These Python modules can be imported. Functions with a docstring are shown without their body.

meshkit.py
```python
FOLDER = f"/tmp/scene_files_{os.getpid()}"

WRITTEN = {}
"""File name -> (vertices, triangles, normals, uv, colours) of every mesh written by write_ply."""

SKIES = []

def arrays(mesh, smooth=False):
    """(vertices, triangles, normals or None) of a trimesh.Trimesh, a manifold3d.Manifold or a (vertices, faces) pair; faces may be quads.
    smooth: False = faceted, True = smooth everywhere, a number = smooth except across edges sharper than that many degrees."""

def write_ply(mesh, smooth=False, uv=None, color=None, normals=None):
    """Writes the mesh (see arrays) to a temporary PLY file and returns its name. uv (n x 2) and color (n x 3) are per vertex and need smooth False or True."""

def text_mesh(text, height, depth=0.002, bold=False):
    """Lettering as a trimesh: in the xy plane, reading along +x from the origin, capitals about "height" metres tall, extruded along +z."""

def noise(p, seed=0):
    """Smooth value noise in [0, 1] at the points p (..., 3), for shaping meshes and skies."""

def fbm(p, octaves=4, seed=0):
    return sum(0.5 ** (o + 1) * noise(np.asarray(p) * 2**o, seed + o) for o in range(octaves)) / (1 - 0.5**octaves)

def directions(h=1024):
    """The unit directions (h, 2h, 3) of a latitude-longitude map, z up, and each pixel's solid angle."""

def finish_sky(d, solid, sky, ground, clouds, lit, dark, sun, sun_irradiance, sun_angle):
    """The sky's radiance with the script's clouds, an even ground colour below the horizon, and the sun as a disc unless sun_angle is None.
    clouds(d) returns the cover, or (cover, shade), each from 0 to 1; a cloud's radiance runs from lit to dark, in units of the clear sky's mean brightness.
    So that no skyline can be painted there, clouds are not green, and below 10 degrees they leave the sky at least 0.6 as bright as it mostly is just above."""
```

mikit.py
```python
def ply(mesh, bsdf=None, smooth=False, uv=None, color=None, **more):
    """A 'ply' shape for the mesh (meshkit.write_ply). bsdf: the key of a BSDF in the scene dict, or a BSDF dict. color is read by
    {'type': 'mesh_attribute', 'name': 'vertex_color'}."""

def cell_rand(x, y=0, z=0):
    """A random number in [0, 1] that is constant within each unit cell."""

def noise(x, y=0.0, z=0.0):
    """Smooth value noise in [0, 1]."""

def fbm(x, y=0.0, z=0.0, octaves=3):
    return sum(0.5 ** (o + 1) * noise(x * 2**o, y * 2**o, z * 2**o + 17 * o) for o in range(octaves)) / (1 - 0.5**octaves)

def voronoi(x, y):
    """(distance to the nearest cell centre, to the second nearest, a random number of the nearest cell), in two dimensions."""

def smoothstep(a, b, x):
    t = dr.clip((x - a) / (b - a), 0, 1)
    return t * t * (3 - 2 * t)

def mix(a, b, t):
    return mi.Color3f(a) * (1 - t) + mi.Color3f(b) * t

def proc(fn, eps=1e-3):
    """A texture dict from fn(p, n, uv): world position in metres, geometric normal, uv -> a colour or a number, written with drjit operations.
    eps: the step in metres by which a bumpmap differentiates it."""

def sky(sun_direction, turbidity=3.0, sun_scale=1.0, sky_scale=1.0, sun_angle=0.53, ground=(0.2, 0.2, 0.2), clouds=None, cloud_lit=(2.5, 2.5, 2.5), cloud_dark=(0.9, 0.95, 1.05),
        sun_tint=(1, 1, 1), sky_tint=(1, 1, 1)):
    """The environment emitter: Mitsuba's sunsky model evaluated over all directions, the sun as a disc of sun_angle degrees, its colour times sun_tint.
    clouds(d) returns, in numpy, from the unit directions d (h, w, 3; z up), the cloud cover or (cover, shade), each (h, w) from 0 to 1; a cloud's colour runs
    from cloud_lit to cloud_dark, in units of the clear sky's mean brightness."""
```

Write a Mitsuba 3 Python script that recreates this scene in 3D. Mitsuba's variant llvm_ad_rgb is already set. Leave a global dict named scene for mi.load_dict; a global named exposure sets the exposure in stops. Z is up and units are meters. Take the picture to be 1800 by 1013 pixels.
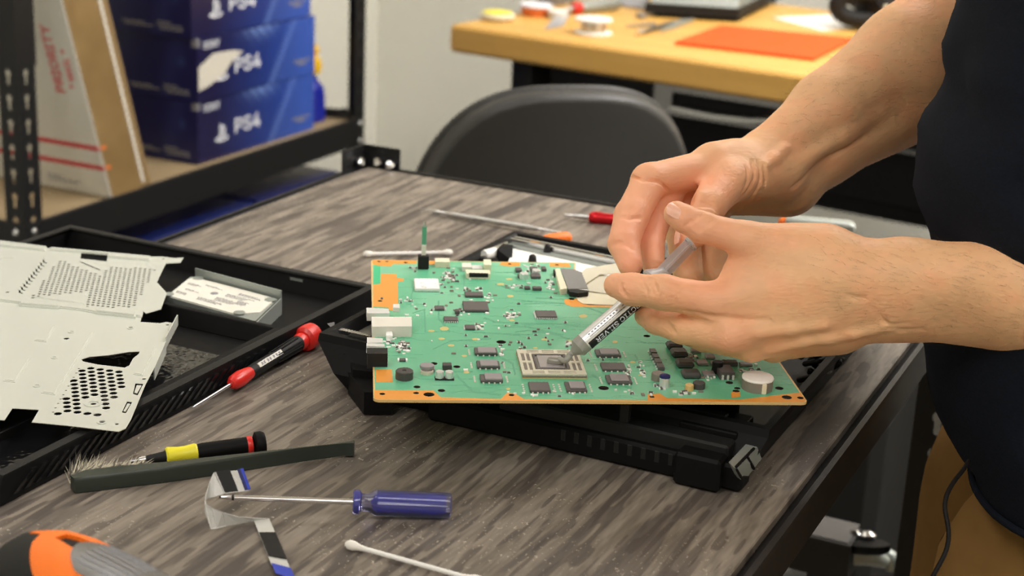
import math
import numpy as np, trimesh, mitsuba as mi, mikit, meshkit
from mikit import noise, fbm, smoothstep, mix, proc
from shapely.geometry import Polygon, Point, LineString, box as sbox
from shapely.ops import unary_union
from shapely import affinity

T = mi.ScalarTransform4f
scene, labels = {}, {}
rng = np.random.default_rng(11)
exposure = -0.15

# ------------------------------------------------------------------ camera
FPX, PITCH, ROLL, YAW_ROOM, YAW_BOARD = 2810.06, 0.3136502, 0.04511422, 0.43978405, -0.09769443
CAM = np.array([0, 0, 1.31797602])
_c, _s, _cr, _sr = math.cos(PITCH), math.sin(PITCH), math.cos(ROLL), math.sin(ROLL)
VIEW = np.array([[_cr, -_sr, 0], [_sr, _cr, 0], [0, 0, 1]]) @ np.array([[1, 0, 0], [0, -_s, -_c], [0, _c, -_s]])   # rows: right, down, forward
_m = np.eye(4)
_m[:3, 0], _m[:3, 1], _m[:3, 2], _m[:3, 3] = -VIEW[0], -VIEW[1], VIEW[2], CAM
scene['camera'] = {'type': 'thinlens', 'fov': math.degrees(2 * math.atan(900 / FPX)), 'fov_axis': 'x', 'to_world': T(_m.tolist()),
                   'aperture_radius': 0.0030, 'focus_distance': 1.05, 'near_clip': 0.05, 'far_clip': 50.0}

def ray(x, y):
    return VIEW.T @ np.array([(x - 900) / FPX, (y - 506.5) / FPX, 1])
def at(x, y, z):
    r = ray(x, y)
    return CAM + r * ((z - CAM[2]) / r[2])
def deep(x, y, d):
    return CAM + ray(x, y) * d
def proj(p):
    q = (np.atleast_2d(p) - CAM) @ VIEW.T
    return np.stack([900 + FPX * q[:, 0] / q[:, 2], 506.5 + FPX * q[:, 1] / q[:, 2], q[:, 2]], 1)
cA, sA = math.cos(YAW_ROOM), math.sin(YAW_ROOM)
U, V, UP = np.array([cA, -sA, 0]), np.array([sA, cA, 0]), np.array([0, 0, 1.0])
def W(u, v, z):
    return U * u + V * v + UP * z
def uv_of(p):
    return float(p @ U), float(p @ V)
def room(m):                      # mesh given in (u, v, z) -> world
    M = np.eye(4); M[:3, 0], M[:3, 1] = U, V
    m = m.copy(); m.apply_transform(M); return m

# ------------------------------------------------------------------ lights
def area_light(key, centre, su, sv, power):
    c = W(*centre)
    v = np.array([c - U * su / 2 - V * sv / 2, c + U * su / 2 - V * sv / 2, c + U * su / 2 + V * sv / 2, c - U * su / 2 + V * sv / 2])
    m = trimesh.Trimesh(v, [[0, 2, 1], [0, 3, 2]], process=False)
    scene[key] = mikit.ply(m, 'mat_diffuser', emitter={'type': 'area', 'radiance': {'type': 'rgb', 'value': [power * x for x in (1.0, 0.955, 0.915)]}})
scene['mat_diffuser'] = {'type': 'twosided', 'bsdf': {'type': 'diffuse', 'reflectance': {'type': 'rgb', 'value': [0.8, 0.8, 0.78]}}}
LIGHTS = [((0.75, 2.05, 2.68), 0.6, 1.2, 30.0), ((-0.5, 2.7, 2.68), 0.6, 1.2, 7.0), ((0.4, 3.0, 2.68), 1.2, 0.6, 12.0), ((0.7, -0.6, 2.68), 0.6, 1.2, 9.0), ((-0.75, -0.6, 2.68), 0.6, 1.2, 8.0), ((-1.6, 1.3, 2.68), 0.6, 1.2, 2.5)]
for i, (c, a, b, p) in enumerate(LIGHTS):
    area_light('ceiling_light' + ('' if i == 0 else f'_{i:03d}') + '__diffuser', c, a, b, p)

# ------------------------------------------------------------------ materials
def mat(name, color, rough=0.5, metallic=0.0, spec=0.5, bump=None, bscale=1.0, **k):
    col = color if isinstance(color, dict) else {'type': 'rgb', 'value': list(color)}
    b = {'type': 'principled', 'base_color': col, 'roughness': rough, 'metallic': metallic, 'specular': spec, **k}
    if bump is not None:
        b = {'type': 'bumpmap', 'arbitrary': bump, 'scale': bscale, 'bsdf': b}
    scene['mat_' + name] = {'type': 'twosided', 'bsdf': b}
VC = {'type': 'mesh_attribute', 'name': 'vertex_color'}
def f_wood(p, n, uv):
    u, v = p.x * cA - p.y * sA, p.x * sA + p.y * cA
    wob = 0.006 * (noise(u * 14, v * 9) - 0.5)
    a = fbm((u + wob) * 190, v * 24, 0, 3)
    b = fbm((u + wob * 2) * 120, v * 8 + 7, 3, 3)
    b2 = noise((u + wob) * 300, v * 36, 11)
    d = noise(u * 700, v * 110, 5)
    big = fbm(u * 9, v * 6, 9, 2)
    c = mix((0.128, 0.108, 0.088), (0.255, 0.218, 0.182), smoothstep(0.25, 0.75, a) * 0.6 + 0.4 * d)
    c = mix(c, mi.Color3f(0.056, 0.046, 0.044), smoothstep(0.53, 0.63, b) * (0.40 + 0.60 * big))
    c = mix(c, mi.Color3f(0.068, 0.054, 0.048), smoothstep(0.62, 0.74, b2) * 0.65)
    c = mix(c, mi.Color3f(0.50, 0.45, 0.37), smoothstep(0.885, 0.93, noise(u * 800, v * 600, 2)) * smoothstep(0.45, 0.8, noise(u * 20, v * 20, 4)) * 0.7)
    return c
mat('tabletop', proc(f_wood), 0.46, spec=0.32)
def f_desk(p, n, uv):
    u, v = p.x * cA - p.y * sA, p.x * sA + p.y * cA
    a = fbm(u * 3, v * 40, p.z * 60, 3)
    return mix((0.58, 0.325, 0.075), (0.68, 0.40, 0.11), a)
mat('butcher', proc(f_desk), 0.45, spec=0.45)
def f_wall(p, n, uv):
    return mix((0.76, 0.755, 0.685), (0.79, 0.785, 0.715), fbm(p.x * 3, p.y * 3, p.z * 3, 2))
mat('wall', proc(f_wall), 0.7)
mat('ceiling', (0.75, 0.74, 0.70), 0.9)
def f_floor(p, n, uv):
    return mix((0.055, 0.052, 0.046), (0.095, 0.09, 0.08), fbm(p.x * 14, p.y * 14, 0, 4))
mat('floor', proc(f_floor), 0.5)
mat('black_metal', (0.009, 0.009, 0.010), 0.45, spec=0.28)
mat('black_plastic', (0.005, 0.005, 0.0055), 0.55, spec=0.13)
mat('gloss_black', (0.006, 0.006, 0.007), 0.12, bump=proc(lambda p, n, uv: noise(p.x * 420, p.y * 420, p.z * 420)), bscale=0.0004)
mat('soft_black', (0.011, 0.011, 0.011), 0.6, spec=0.28)
mat('leather', (0.034, 0.034, 0.034), 0.42, bump=proc(lambda p, n, uv: noise(p.x * 500, p.y * 500, p.z * 500)), bscale=0.0002)
mat('steel', (0.62, 0.62, 0.62), 0.28, 1.0)
mat('dark_steel', (0.30, 0.30, 0.31), 0.35, 1.0)
mat('chrome', (0.80, 0.80, 0.82), 0.12, 1.0)
mat('plate', (0.60, 0.625, 0.575), 0.33, 0.35)
mat('grey_metal', (0.33, 0.36, 0.34), 0.40, 0.5)
mat('white', (0.80, 0.80, 0.78), 0.5)
mat('offwhite', (0.66, 0.64, 0.58), 0.5)
mat('ivory', (0.70, 0.66, 0.50), 0.45)
mat('cotton', (0.80, 0.78, 0.73), 0.9, sheen=0.5)
mat('yellow', (0.78, 0.70, 0.03), 0.4)
mat('toy_yellow', (0.85, 0.52, 0.02), 0.4)
mat('red', (0.62, 0.02, 0.015), 0.32)
mat('red_metal', (0.60, 0.012, 0.02), 0.22, 0.6)
mat('orange', (0.85, 0.17, 0.012), 0.42)
mat('mat_orange', (0.70, 0.098, 0.026), 0.9, spec=0.1)
mat('blue', (0.012, 0.02, 0.32), 0.3)
mat('carton_blue', (0.008, 0.018, 0.13), 0.35)
mat('dark_blue', (0.008, 0.012, 0.10), 0.4)
mat('tab_blue', (0.02, 0.045, 0.42), 0.4)
mat('blue_clear', (0.55, 0.55, 0.92), 0.08, spec_trans=0.93, eta=1.45)
scene['mat_blue_clear']= scene['mat_blue_clear']['bsdf']
del scene['mat_blue_clear']['specular']
mat('brush_green', (0.020, 0.028, 0.022), 0.35)
mat('bristle', (0.58, 0.54, 0.42), 0.7)
mat('dark_bristle', (0.10, 0.09, 0.075), 0.7)
mat('flex_white', (0.52, 0.52, 0.50), 0.4)
mat('flex_tan', (0.60, 0.57, 0.46), 0.4)
mat('flex_grey', (0.19, 0.19, 0.19), 0.4)
mat('copper', (0.80, 0.33, 0.055), 0.40, 0.25)
mat('gold_edge', (0.62, 0.42, 0.16), 0.45)
mat('spot', (0.50, 0.44, 0.17), 0.45)
mat('chip', (0.085, 0.076, 0.077), 0.45)
mat('chip_pad', (0.27, 0.25, 0.26), 0.55)
mat('inductor', (0.050, 0.047, 0.046), 0.5)
mat('solder', (0.72, 0.73, 0.72), 0.38, 0.35)
mat('die', (0.40, 0.375, 0.385), 0.3, 0.4)
mat('package', (0.20, 0.175, 0.15), 0.5)
mat('paste', (0.24, 0.23, 0.20), 0.30, 0.15)
mat('cap_top', (0.72, 0.73, 0.73), 0.3, 0.6)
mat('hole', (0.02, 0.014, 0.008), 0.8)
mat('trace', (0.085, 0.335, 0.205), 0.4)
mat('bright_mask', (0.03, 0.44, 0.20), 0.35)
def f_pcb(p, n, uv):
    a = smoothstep(0.40, 0.62, fbm(p.x * 22, p.y * 22, 1, 2))
    c = mix((0.105, 0.40, 0.235), (0.16, 0.46, 0.29), a)
    return c
mat('pcb', proc(f_pcb), 0.33, spec=0.5)
mat('translucent', (0.80, 0.77, 0.79), 0.25, spec_trans=0.55, eta=1.45)
scene['mat_translucent'] = scene['mat_translucent']['bsdf']; del scene['mat_translucent']['specular']
mat('syringe_tip', (0.27, 0.27, 0.24), 0.4)
mat('label_silver', (0.74, 0.74, 0.74), 0.30, 0.75)
mat('cardboard', (0.24, 0.155, 0.065), 0.7)
def f_tape(p, n, uv):
    return mix((0.17, 0.10, 0.035), (0.30, 0.20, 0.085), fbm(p.x * 16, p.y * 16, p.z * 16, 3))
mat('taped_cardboard', proc(f_tape), 0.35)
mat('shelf_board', (0.30, 0.225, 0.13), 0.7)
mat('print_red', (0.55, 0.03, 0.05), 0.5)
mat('print_orange', (0.70, 0.17, 0.04), 0.5)
mat('print_white', (0.72, 0.74, 0.82), 0.4)
mat('print_grey', (0.22, 0.22, 0.24), 0.5)
mat('paper_tear', (0.62, 0.59, 0.52), 0.8)
mat('vcol_gloss', VC, 0.28)
mat('vcol_soft', VC, 0.6)
mat('skin', VC, 0.47, spec=0.42, bump=proc(lambda p, n, uv: fbm(p.x * 700, p.y * 700, p.z * 700, 2), 2e-4), bscale=0.00035)
mat('nail', (0.86, 0.47, 0.34), 0.3)
mat('hair', (0.13, 0.075, 0.035), 0.5)
mat('shirt', proc(lambda p, n, uv: mix((0.0045, 0.0060, 0.0105), (0.0080, 0.0105, 0.0180), noise(p.x * 900, p.y * 900, p.z * 900))), 0.9, spec=0.15)
mat('khaki', proc(lambda p, n, uv: mix((0.17, 0.085, 0.017), (0.215, 0.112, 0.026), fbm(p.x * 60, p.y * 60, p.z * 60, 3))), 0.85)
mat('cord', (0.006, 0.005, 0.005), 0.6, spec=0.2)
mat('plastic_bag', (0.55, 0.56, 0.60), 0.3, spec_trans=0.4, eta=1.3)
scene['mat_plastic_bag'] = scene['mat_plastic_bag']['bsdf']; del scene['mat_plastic_bag']['specular']

# ------------------------------------------------------------------ helpers
def add(key, mesh, m, smooth=35, label=None, cat=None, group=None, kind=None, color=None, uv=None):
    k, n = key, 0
    while k in scene:
        n += 1; k = f'{key}_{n:03d}'
    if color is not None:
        smooth = True if smooth else False
    scene[k] = mikit.ply(mesh, 'mat_' + m, smooth=smooth, color=color, uv=uv)
    tag(k, label, cat, group, kind)
    return k
def tag(k, label=None, cat=None, group=None, kind=None):
    d = {a: b for a, b in (('label', label), ('category', cat), ('group', group), ('kind', kind)) if b}
    if d:
        labels[k] = {**labels.get(k, {}), **d}
used = set()
def thing(name, label, cat, group=None):
    k, n = name, 0
    while k in used:
        n += 1; k = f'{name}_{n:03d}'
    used.add(k); tag(k, label, cat, group)
    return k
def join(ms):
    return trimesh.util.concatenate([m for m in ms if m is not None])
def hull(pts):
    return trimesh.Trimesh(vertices=np.asarray(pts, float), process=False).convex_hull
def boxm(x0, x1, y0, y1, z0, z1, b=0.0):
    b = min(b, (x1 - x0) / 2.01, (y1 - y0) / 2.01, (z1 - z0) / 2.01)
    if b <= 0:
        m = trimesh.creation.box(extents=(x1 - x0, y1 - y0, z1 - z0)); m.apply_translation(((x0 + x1) / 2, (y0 + y1) / 2, (z0 + z1) / 2)); return m
    pts = []
    for x, sx in ((x0, 1), (x1, -1)):
        for y, sy in ((y0, 1), (y1, -1)):
            for z, sz in ((z0, 1), (z1, -1)):
                pts += [(x + sx * b, y + sy * b, z), (x + sx * b, y, z + sz * b), (x, y + sy * b, z + sz * b)]
    return hull(pts)
def basis(o, zdir, xhint=(1, 0, 0.013)):
    z = np.asarray(zdir, float); z = z / np.linalg.norm(z)
    x = np.asarray(xhint, float); x = x - z * (x @ z); x /= np.linalg.norm(x)
    M = np.eye(4); M[:3, 0], M[:3, 1], M[:3, 2], M[:3, 3] = x, np.cross(z, x), z, o
    return M
def lathe(profile, a, b, n=28):
    """profile [(radius, t in 0..1 or metres if b is a direction)] turned about the line a -> b"""
    a, b = np.asarray(a, float), np.asarray(b, float)
    L = np.linalg.norm(b - a)
    pr = np.array([(max(r, 1e-5), t * L) for r, t in profile])
    m = trimesh.creation.revolve(np.vstack([[0, pr[0, 1]], pr, [0, pr[-1, 1]]]), sections=n)
    m.apply_transform(basis(a, b - a)); return m
def tube(path, r, n=10, closed=False):
    path = np.asarray(path, float); r = np.broadcast_to(r, len(path))
    t = np.gradient(path, axis=0); t /= np.linalg.norm(t, axis=1, keepdims=True)
    x = np.cross(t[0], [0.3, 0.2, 0.93]); x /= np.linalg.norm(x)
    rings, ang = [], np.arange(n) * 2 * np.pi / n
    for p, d, q in zip(path, t, r):
        x = x - d * (x @ d); x /= np.linalg.norm(x); y = np.cross(d, x)
        rings.append(p + q * (np.cos(ang)[:, None] * x + np.sin(ang)[:, None] * y))
    return loft(rings)
def loft(rings, cap=True):
    rings = [np.asarray(r, float) for r in rings]; n = len(rings[0]); i = np.arange(n)
    v, f = np.vstack(rings), []
    for k in range(len(rings) - 1):
        a, b = k * n + i, k * n + (i + 1) % n
        f += [np.stack([a, b, b + n], 1), np.stack([a, b + n, a + n], 1)]
    if cap:
        v = np.vstack([v, rings[0].mean(0), rings[-1].mean(0)]); c0, c1 = len(v) - 2, len(v) - 1; o = (len(rings) - 1) * n
        f += [np.stack([(i + 1) % n, i, i * 0 + c0], 1), np.stack([o + i, o + (i + 1) % n, i * 0 + c1], 1)]
    m = trimesh.Trimesh(v, np.vstack(f), process=False)
    if m.volume < 0: m.invert()
    return m
def spline(pts, n=60):
    from scipy.interpolate import CubicSpline
    p = np.asarray(pts, float); s = np.r_[0, np.cumsum(np.linalg.norm(np.diff(p, axis=0), axis=1))]
    return CubicSpline(s, p)(np.linspace(0, s[-1], n))
def prism(poly, z0, z1):
    if poly.is_empty: return None
    gs = [g for g in getattr(poly, 'geoms', [poly]) if g.area > 1e-12]
    ms = []
    for g in gs:
        m = trimesh.creation.extrude_polygon(g, z1 - z0, engine='earcut'); m.apply_translation((0, 0, z0)); ms.append(m)
    return join(ms)
def zoomed(pts, x0, y0, s):
    return [(x0 + x / s, y0 + y / s) for x, y in pts]
def flat(pts, z):                 # picture points -> polygon on the level plane z (world x, y)
    return Polygon([tuple(at(x, y, z)[:2]) for x, y in pts]).buffer(0)
def disc(c, r, n=12):
    a = np.arange(n) * 2 * np.pi / n
    return Polygon(np.stack([c[0] + r * np.cos(a), c[1] + r * np.sin(a)], 1))
def strip(pairs, th):             # ribbon from pairs of 3-D edge points
    P = np.array(pairs, float); n = len(P)
    nrm = []
    for k in range(n):
        d = P[min(k + 1, n - 1)].mean(0) - P[max(k - 1, 0)].mean(0)
        q = np.cross(d, P[k, 1] - P[k, 0]); nrm.append(q / np.linalg.norm(q))
    nrm = np.array(nrm)
    return loft([np.array([P[k, 0], P[k, 1], P[k, 1] + nrm[k] * th, P[k, 0] + nrm[k] * th]) for k in range(n)])
def text(s, h, depth, o, xdir, ydir, bold=True, stretch=1.0):
    m = meshkit.text_mesh(s, h, depth, bold)
    x, y = np.asarray(xdir, float), np.asarray(ydir, float); x /= np.linalg.norm(x); y /= np.linalg.norm(y)
    M = np.eye(4); M[:3, 0], M[:3, 1], M[:3, 2], M[:3, 3] = x * stretch, y, np.cross(x, y), o
    m.apply_transform(M); return m
def smin(a, b, k):
    h = np.maximum(k - np.abs(a - b), 0) / k
    return np.minimum(a, b) - h * h * k * 0.25
class Field:
    """Distance field of tapering bones on a grid, meshed with surface nets."""
    def __init__(s, lo, hi, h):
        s.h, s.lo = h, np.asarray(lo, float)
        s.n = np.ceil((np.asarray(hi) - s.lo) / h).astype(int) + 1
        s.d = np.full(s.n, 0.5, np.float32)
    def block(s, a, ra, b, rb, m):
        r = max(ra, rb) + m
        i0 = np.clip(np.floor((np.minimum(a, b) - r - s.lo) / s.h).astype(int), 0, s.n - 1)
        i1 = np.clip(np.ceil((np.maximum(a, b) + r - s.lo) / s.h).astype(int) + 1, 1, s.n)
        ax = [(s.lo[k] + s.h * np.arange(i0[k], i1[k])).astype(np.float32) for k in range(3)]
        sl = tuple(slice(i0[k], i1[k]) for k in range(3))
        X, Y, Z = ax[0][:, None, None], ax[1][None, :, None], ax[2][None, None, :]
        ab = b - a; L2 = float(ab @ ab) + 1e-12
        t = np.clip(((X - a[0]) * ab[0] + (Y - a[1]) * ab[1] + (Z - a[2]) * ab[2]) / L2, 0, 1)
        d = np.sqrt((X - a[0] - t * ab[0]) ** 2 + (Y - a[1] - t * ab[1]) ** 2 + (Z - a[2] - t * ab[2]) ** 2) - (ra + (rb - ra) * t)
        return sl, d.astype(np.float32)
    def bone(s, a, ra, b, rb, k):
        if min(s.n) <= 0: return
        sl, d = s.block(np.asarray(a, float), ra, np.asarray(b, float), rb, k + 4 * s.h)
        if d.size: s.d[sl] = smin(s.d[sl], d, k)
    def surf(s, x, y):
        r = ray(x, y)
        d = np.arange(.82, 1.40, .0004)
        p = CAM + d[:, None] * r
        i = np.round((p - s.lo) / s.h).astype(int)
        ok = ((i >= 0) & (i < s.n)).all(1)
        v = np.full(len(d), .5); v[ok] = s.d[tuple(i[ok].T)]
        j = np.argmax(v < 0)
        return CAM + r * d[j] if v[j] < 0 else None
    def crease(s, pts, r, depth=.0002, k=.0020):
        q = [s.surf(*p) for p in pts]; q = [p - (p - CAM) / np.linalg.norm(p - CAM) * (r * .62 - depth) for p in q if p is not None]
        for a, b in zip(q[:-1], q[1:]): s.groove(a, b, r, k)
    def vein(s, pts, r, k=.006):
        q = [s.surf(*p) for p in pts]; q = [p + (p - CAM) / np.linalg.norm(p - CAM) * r * .55 for p in q if p is not None]
        for a, b in zip(q[:-1], q[1:]): s.bone(a, r, b, r, k)
    def groove(s, a, b, r, k):
        sl, d = s.block(np.asarray(a, float), r, np.asarray(b, float), r, k + 4 * s.h)
        if d.size: s.d[sl] = -smin(-s.d[sl], d, k)
    def mesh(s):
        D = s.d; D[[0, -1]] = 0.5; D[:, [0, -1]] = 0.5; D[:, :, [0, -1]] = 0.5
        ins = D < 0
        c = [ins[i:ins.shape[0] - 1 + i, j:ins.shape[1] - 1 + j, k:ins.shape[2] - 1 + k] for i in (0, 1) for j in (0, 1) for k in (0, 1)]
        anyc, allc = c[0].copy(), c[0].copy()
        for q in c[1:]: anyc |= q; allc &= q
        cells = np.argwhere(anyc & ~allc)
        idx = -np.ones(anyc.shape, np.int32); idx[tuple(cells.T)] = np.arange(len(cells))
        acc, cnt = np.zeros((len(cells), 3)), np.zeros(len(cells))
        corners = [np.array(q) for q in np.ndindex(2, 2, 2)]
        val = {tuple(q): D[tuple((cells + q).T)] for q in corners}
        for q in corners:
            for ax in range(3):
                if q[ax]: continue
                q2 = q.copy(); q2[ax] = 1
                a, b = val[tuple(q)], val[tuple(q2)]
                x = (a < 0) != (b < 0)
                t = np.where(x, a / np.where(x, a - b, 1), 0)
                pt = np.broadcast_to(q.astype(float), (len(cells), 3)).copy(); pt[:, ax] = t
                acc += pt * x[:, None]; cnt += x
        v = s.lo + s.h * (cells + acc / cnt[:, None])
        F = []
        for ax in range(3):
            o1, o2 = (ax + 1) % 3, (ax + 2) % 3
            A = np.take(ins, range(ins.shape[ax] - 1), ax); B = np.take(ins, range(1, ins.shape[ax]), ax)
            e = np.argwhere(A != B); sgn = A[tuple(e.T)]
            e1, e2 = np.eye(3, dtype=int)[o1], np.eye(3, dtype=int)[o2]
            q = np.stack([idx[tuple((e - d).T)] for d in (e1 + e2, e2, e1 * 0, e1)], 1)
            q[~sgn] = q[~sgn][:, ::-1]; F.append(q)
        F = np.vstack(F)
        m = trimesh.Trimesh(v, np.vstack([F[:, [0, 1, 2]], F[:, [0, 2, 3]]]), process=False)
        if m.volume < 0: m.invert()
        return m

# ------------------------------------------------------------------ the room
RU0, RU1, RV0, RV1, RH = -2.22, 1.9, -2.2, 3.78, 2.7
add('floor', room(boxm(RU0 - .1, RU1 + .1, RV0 - .1, RV1 + .1, -0.1, 0)), 'floor', False, 'grey concrete floor under the workbench', kind='structure')
add('ceiling', room(boxm(RU0 - .1, RU1 + .1, RV0 - .1, RV1 + .1, RH, RH + .1)), 'ceiling', False, 'white ceiling above the workshop', kind='structure')
add('wall_back', room(boxm(RU0 - .1, RU1 + .1, RV1, RV1 + .1, 0, RH)), 'wall', False, 'plain beige wall behind the desk and chair', kind='structure')
add('wall_left', room(boxm(RU0 - .1, RU0, RV0, RV1, 0, RH)), 'wall', False, 'beige wall behind the metal shelf', kind='structure')
add('wall_right', room(boxm(RU1, RU1 + .1, RV0, RV1, 0, RH)), 'wall', False, 'beige wall on the right, out of view', kind='structure')
add('wall_front', room(boxm(RU0 - .1, RU1 + .1, RV0 - .1, RV0, 0, RH)), 'wall', False, 'beige wall behind the camera', kind='structure')
add('baseboard_back', room(boxm(RU0, RU1, RV1 - .012, RV1, 0, .10, .004)), 'black_metal', 30, 'black baseboard along the back wall', kind='structure')
for i, (c, a, b, p) in enumerate(LIGHTS):
    k = thing('ceiling_light', 'fluorescent ceiling panel light ' + ['over the person', 'over the front of the desk', 'close to the back wall on the right', 'behind the camera on the right', 'behind the camera on the left', 'over the metal shelf'][i], 'lamp', 'ceiling panel lights')
    o = prismf = unary_union([sbox(c[0] - a / 2 - .03, c[1] - b / 2 - .03, c[0] + a / 2 + .03, c[1] + b / 2 + .03)]).difference(sbox(c[0] - a / 2, c[1] - b / 2, c[0] + a / 2, c[1] + b / 2))
    add(k + '__frame', room(prism(o, c[2] - .01, RH)), 'white', False)

def keyhole(x, y, s=1.0):
    return unary_union([disc((x, y), .0075 * s, 14), sbox(x - .0042 * s, y - .019 * s, x + .0042 * s, y), disc((x, y - .019 * s), .0042 * s, 10)])
def post_flange(width, z0, z1, first=0.0, pitch=0.038, off=0.0):
    p = sbox(0, z0, width, z1)
    z, cut = z0 + .02 + first, []
    while z < z1 - .02:
        cut.append(keyhole(width / 2 + off, z, .78)); z += pitch
    return p.difference(unary_union(cut))
def angle_post(parent, u, v, du, dv, z0, z1, w=0.038, th=0.0022, m='black_metal'):
    a, b = post_flange(w, z0, z1), post_flange(w, z0, z1)
    f1 = prism(a, 0, th); f1.apply_transform(np.array([[du, 0, 0, u], [0, 0, dv, v], [0, 1, 0, 0], [0, 0, 0, 1.0]]))
    f2 = prism(b, 0, th); f2.apply_transform(np.array([[0, 0, du, u], [dv, 0, 0, v], [0, 1, 0, 0], [0, 0, 0, 1.0]]))
    for f in (f1, f2):
        if f.volume < 0: f.invert()
    return add(parent + '__post', room(join([f1, f2])), m, False)
def rivets(parent, pts):
    ms = []
    for p, n in pts:
        ms.append(lathe([(.0055, 0), (.0055, .25), (.003, 1)], np.array(p), np.array(p) + np.array(n) * .004, 10))
    for m in ms: add(parent + '__rivet', room(m), 'chrome', 30)

# ------------------------------------------------------------------ workbench
BU0, BU1, BV0, BV1, TZ = -0.868, -0.222, 0.20, 1.462, 0.90
k = thing('workbench', 'workbench with grey-brown wood-grain top and black angle-steel frame', 'workbench')
add(k + '__tabletop', room(boxm(BU0, BU1, BV0, BV1, TZ - .016, TZ, .0008)), 'tabletop', False, 'grey-brown printed wood-grain board')
def beam(a, b, axis, out):
    prof = [(0, -.046), (.004, -.046), (.004, -.010), (.011, -.004), (.011, .0004), (.007, .0004), (.007, -.002), (0, -.006)]
    poly = Polygon(prof)
    m = prism(poly, 0, b - a)
    if axis == 'u':
        m.apply_transform(np.array([[0, 0, 1, a], [out[1], 0, 0, out[0]], [0, 1, 0, TZ], [0, 0, 0, 1.0]]))
    else:
        m.apply_transform(np.array([[out[1], 0, 0, out[0]], [0, 0, 1, a], [0, 1, 0, TZ], [0, 0, 0, 1.0]]))
    if m.volume < 0: m.invert()
    return room(m)
for ax, a, b, o in (('u', BU0, BU1, (BV1, 1)), ('u', BU0, BU1, (BV0, -1)), ('v', BV0, BV1, (BU0, -1)), ('v', BV0, BV1, (BU1, 1))):
    add(k + '__beam', beam(a, b, ax, o), 'black_metal', False)
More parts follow.
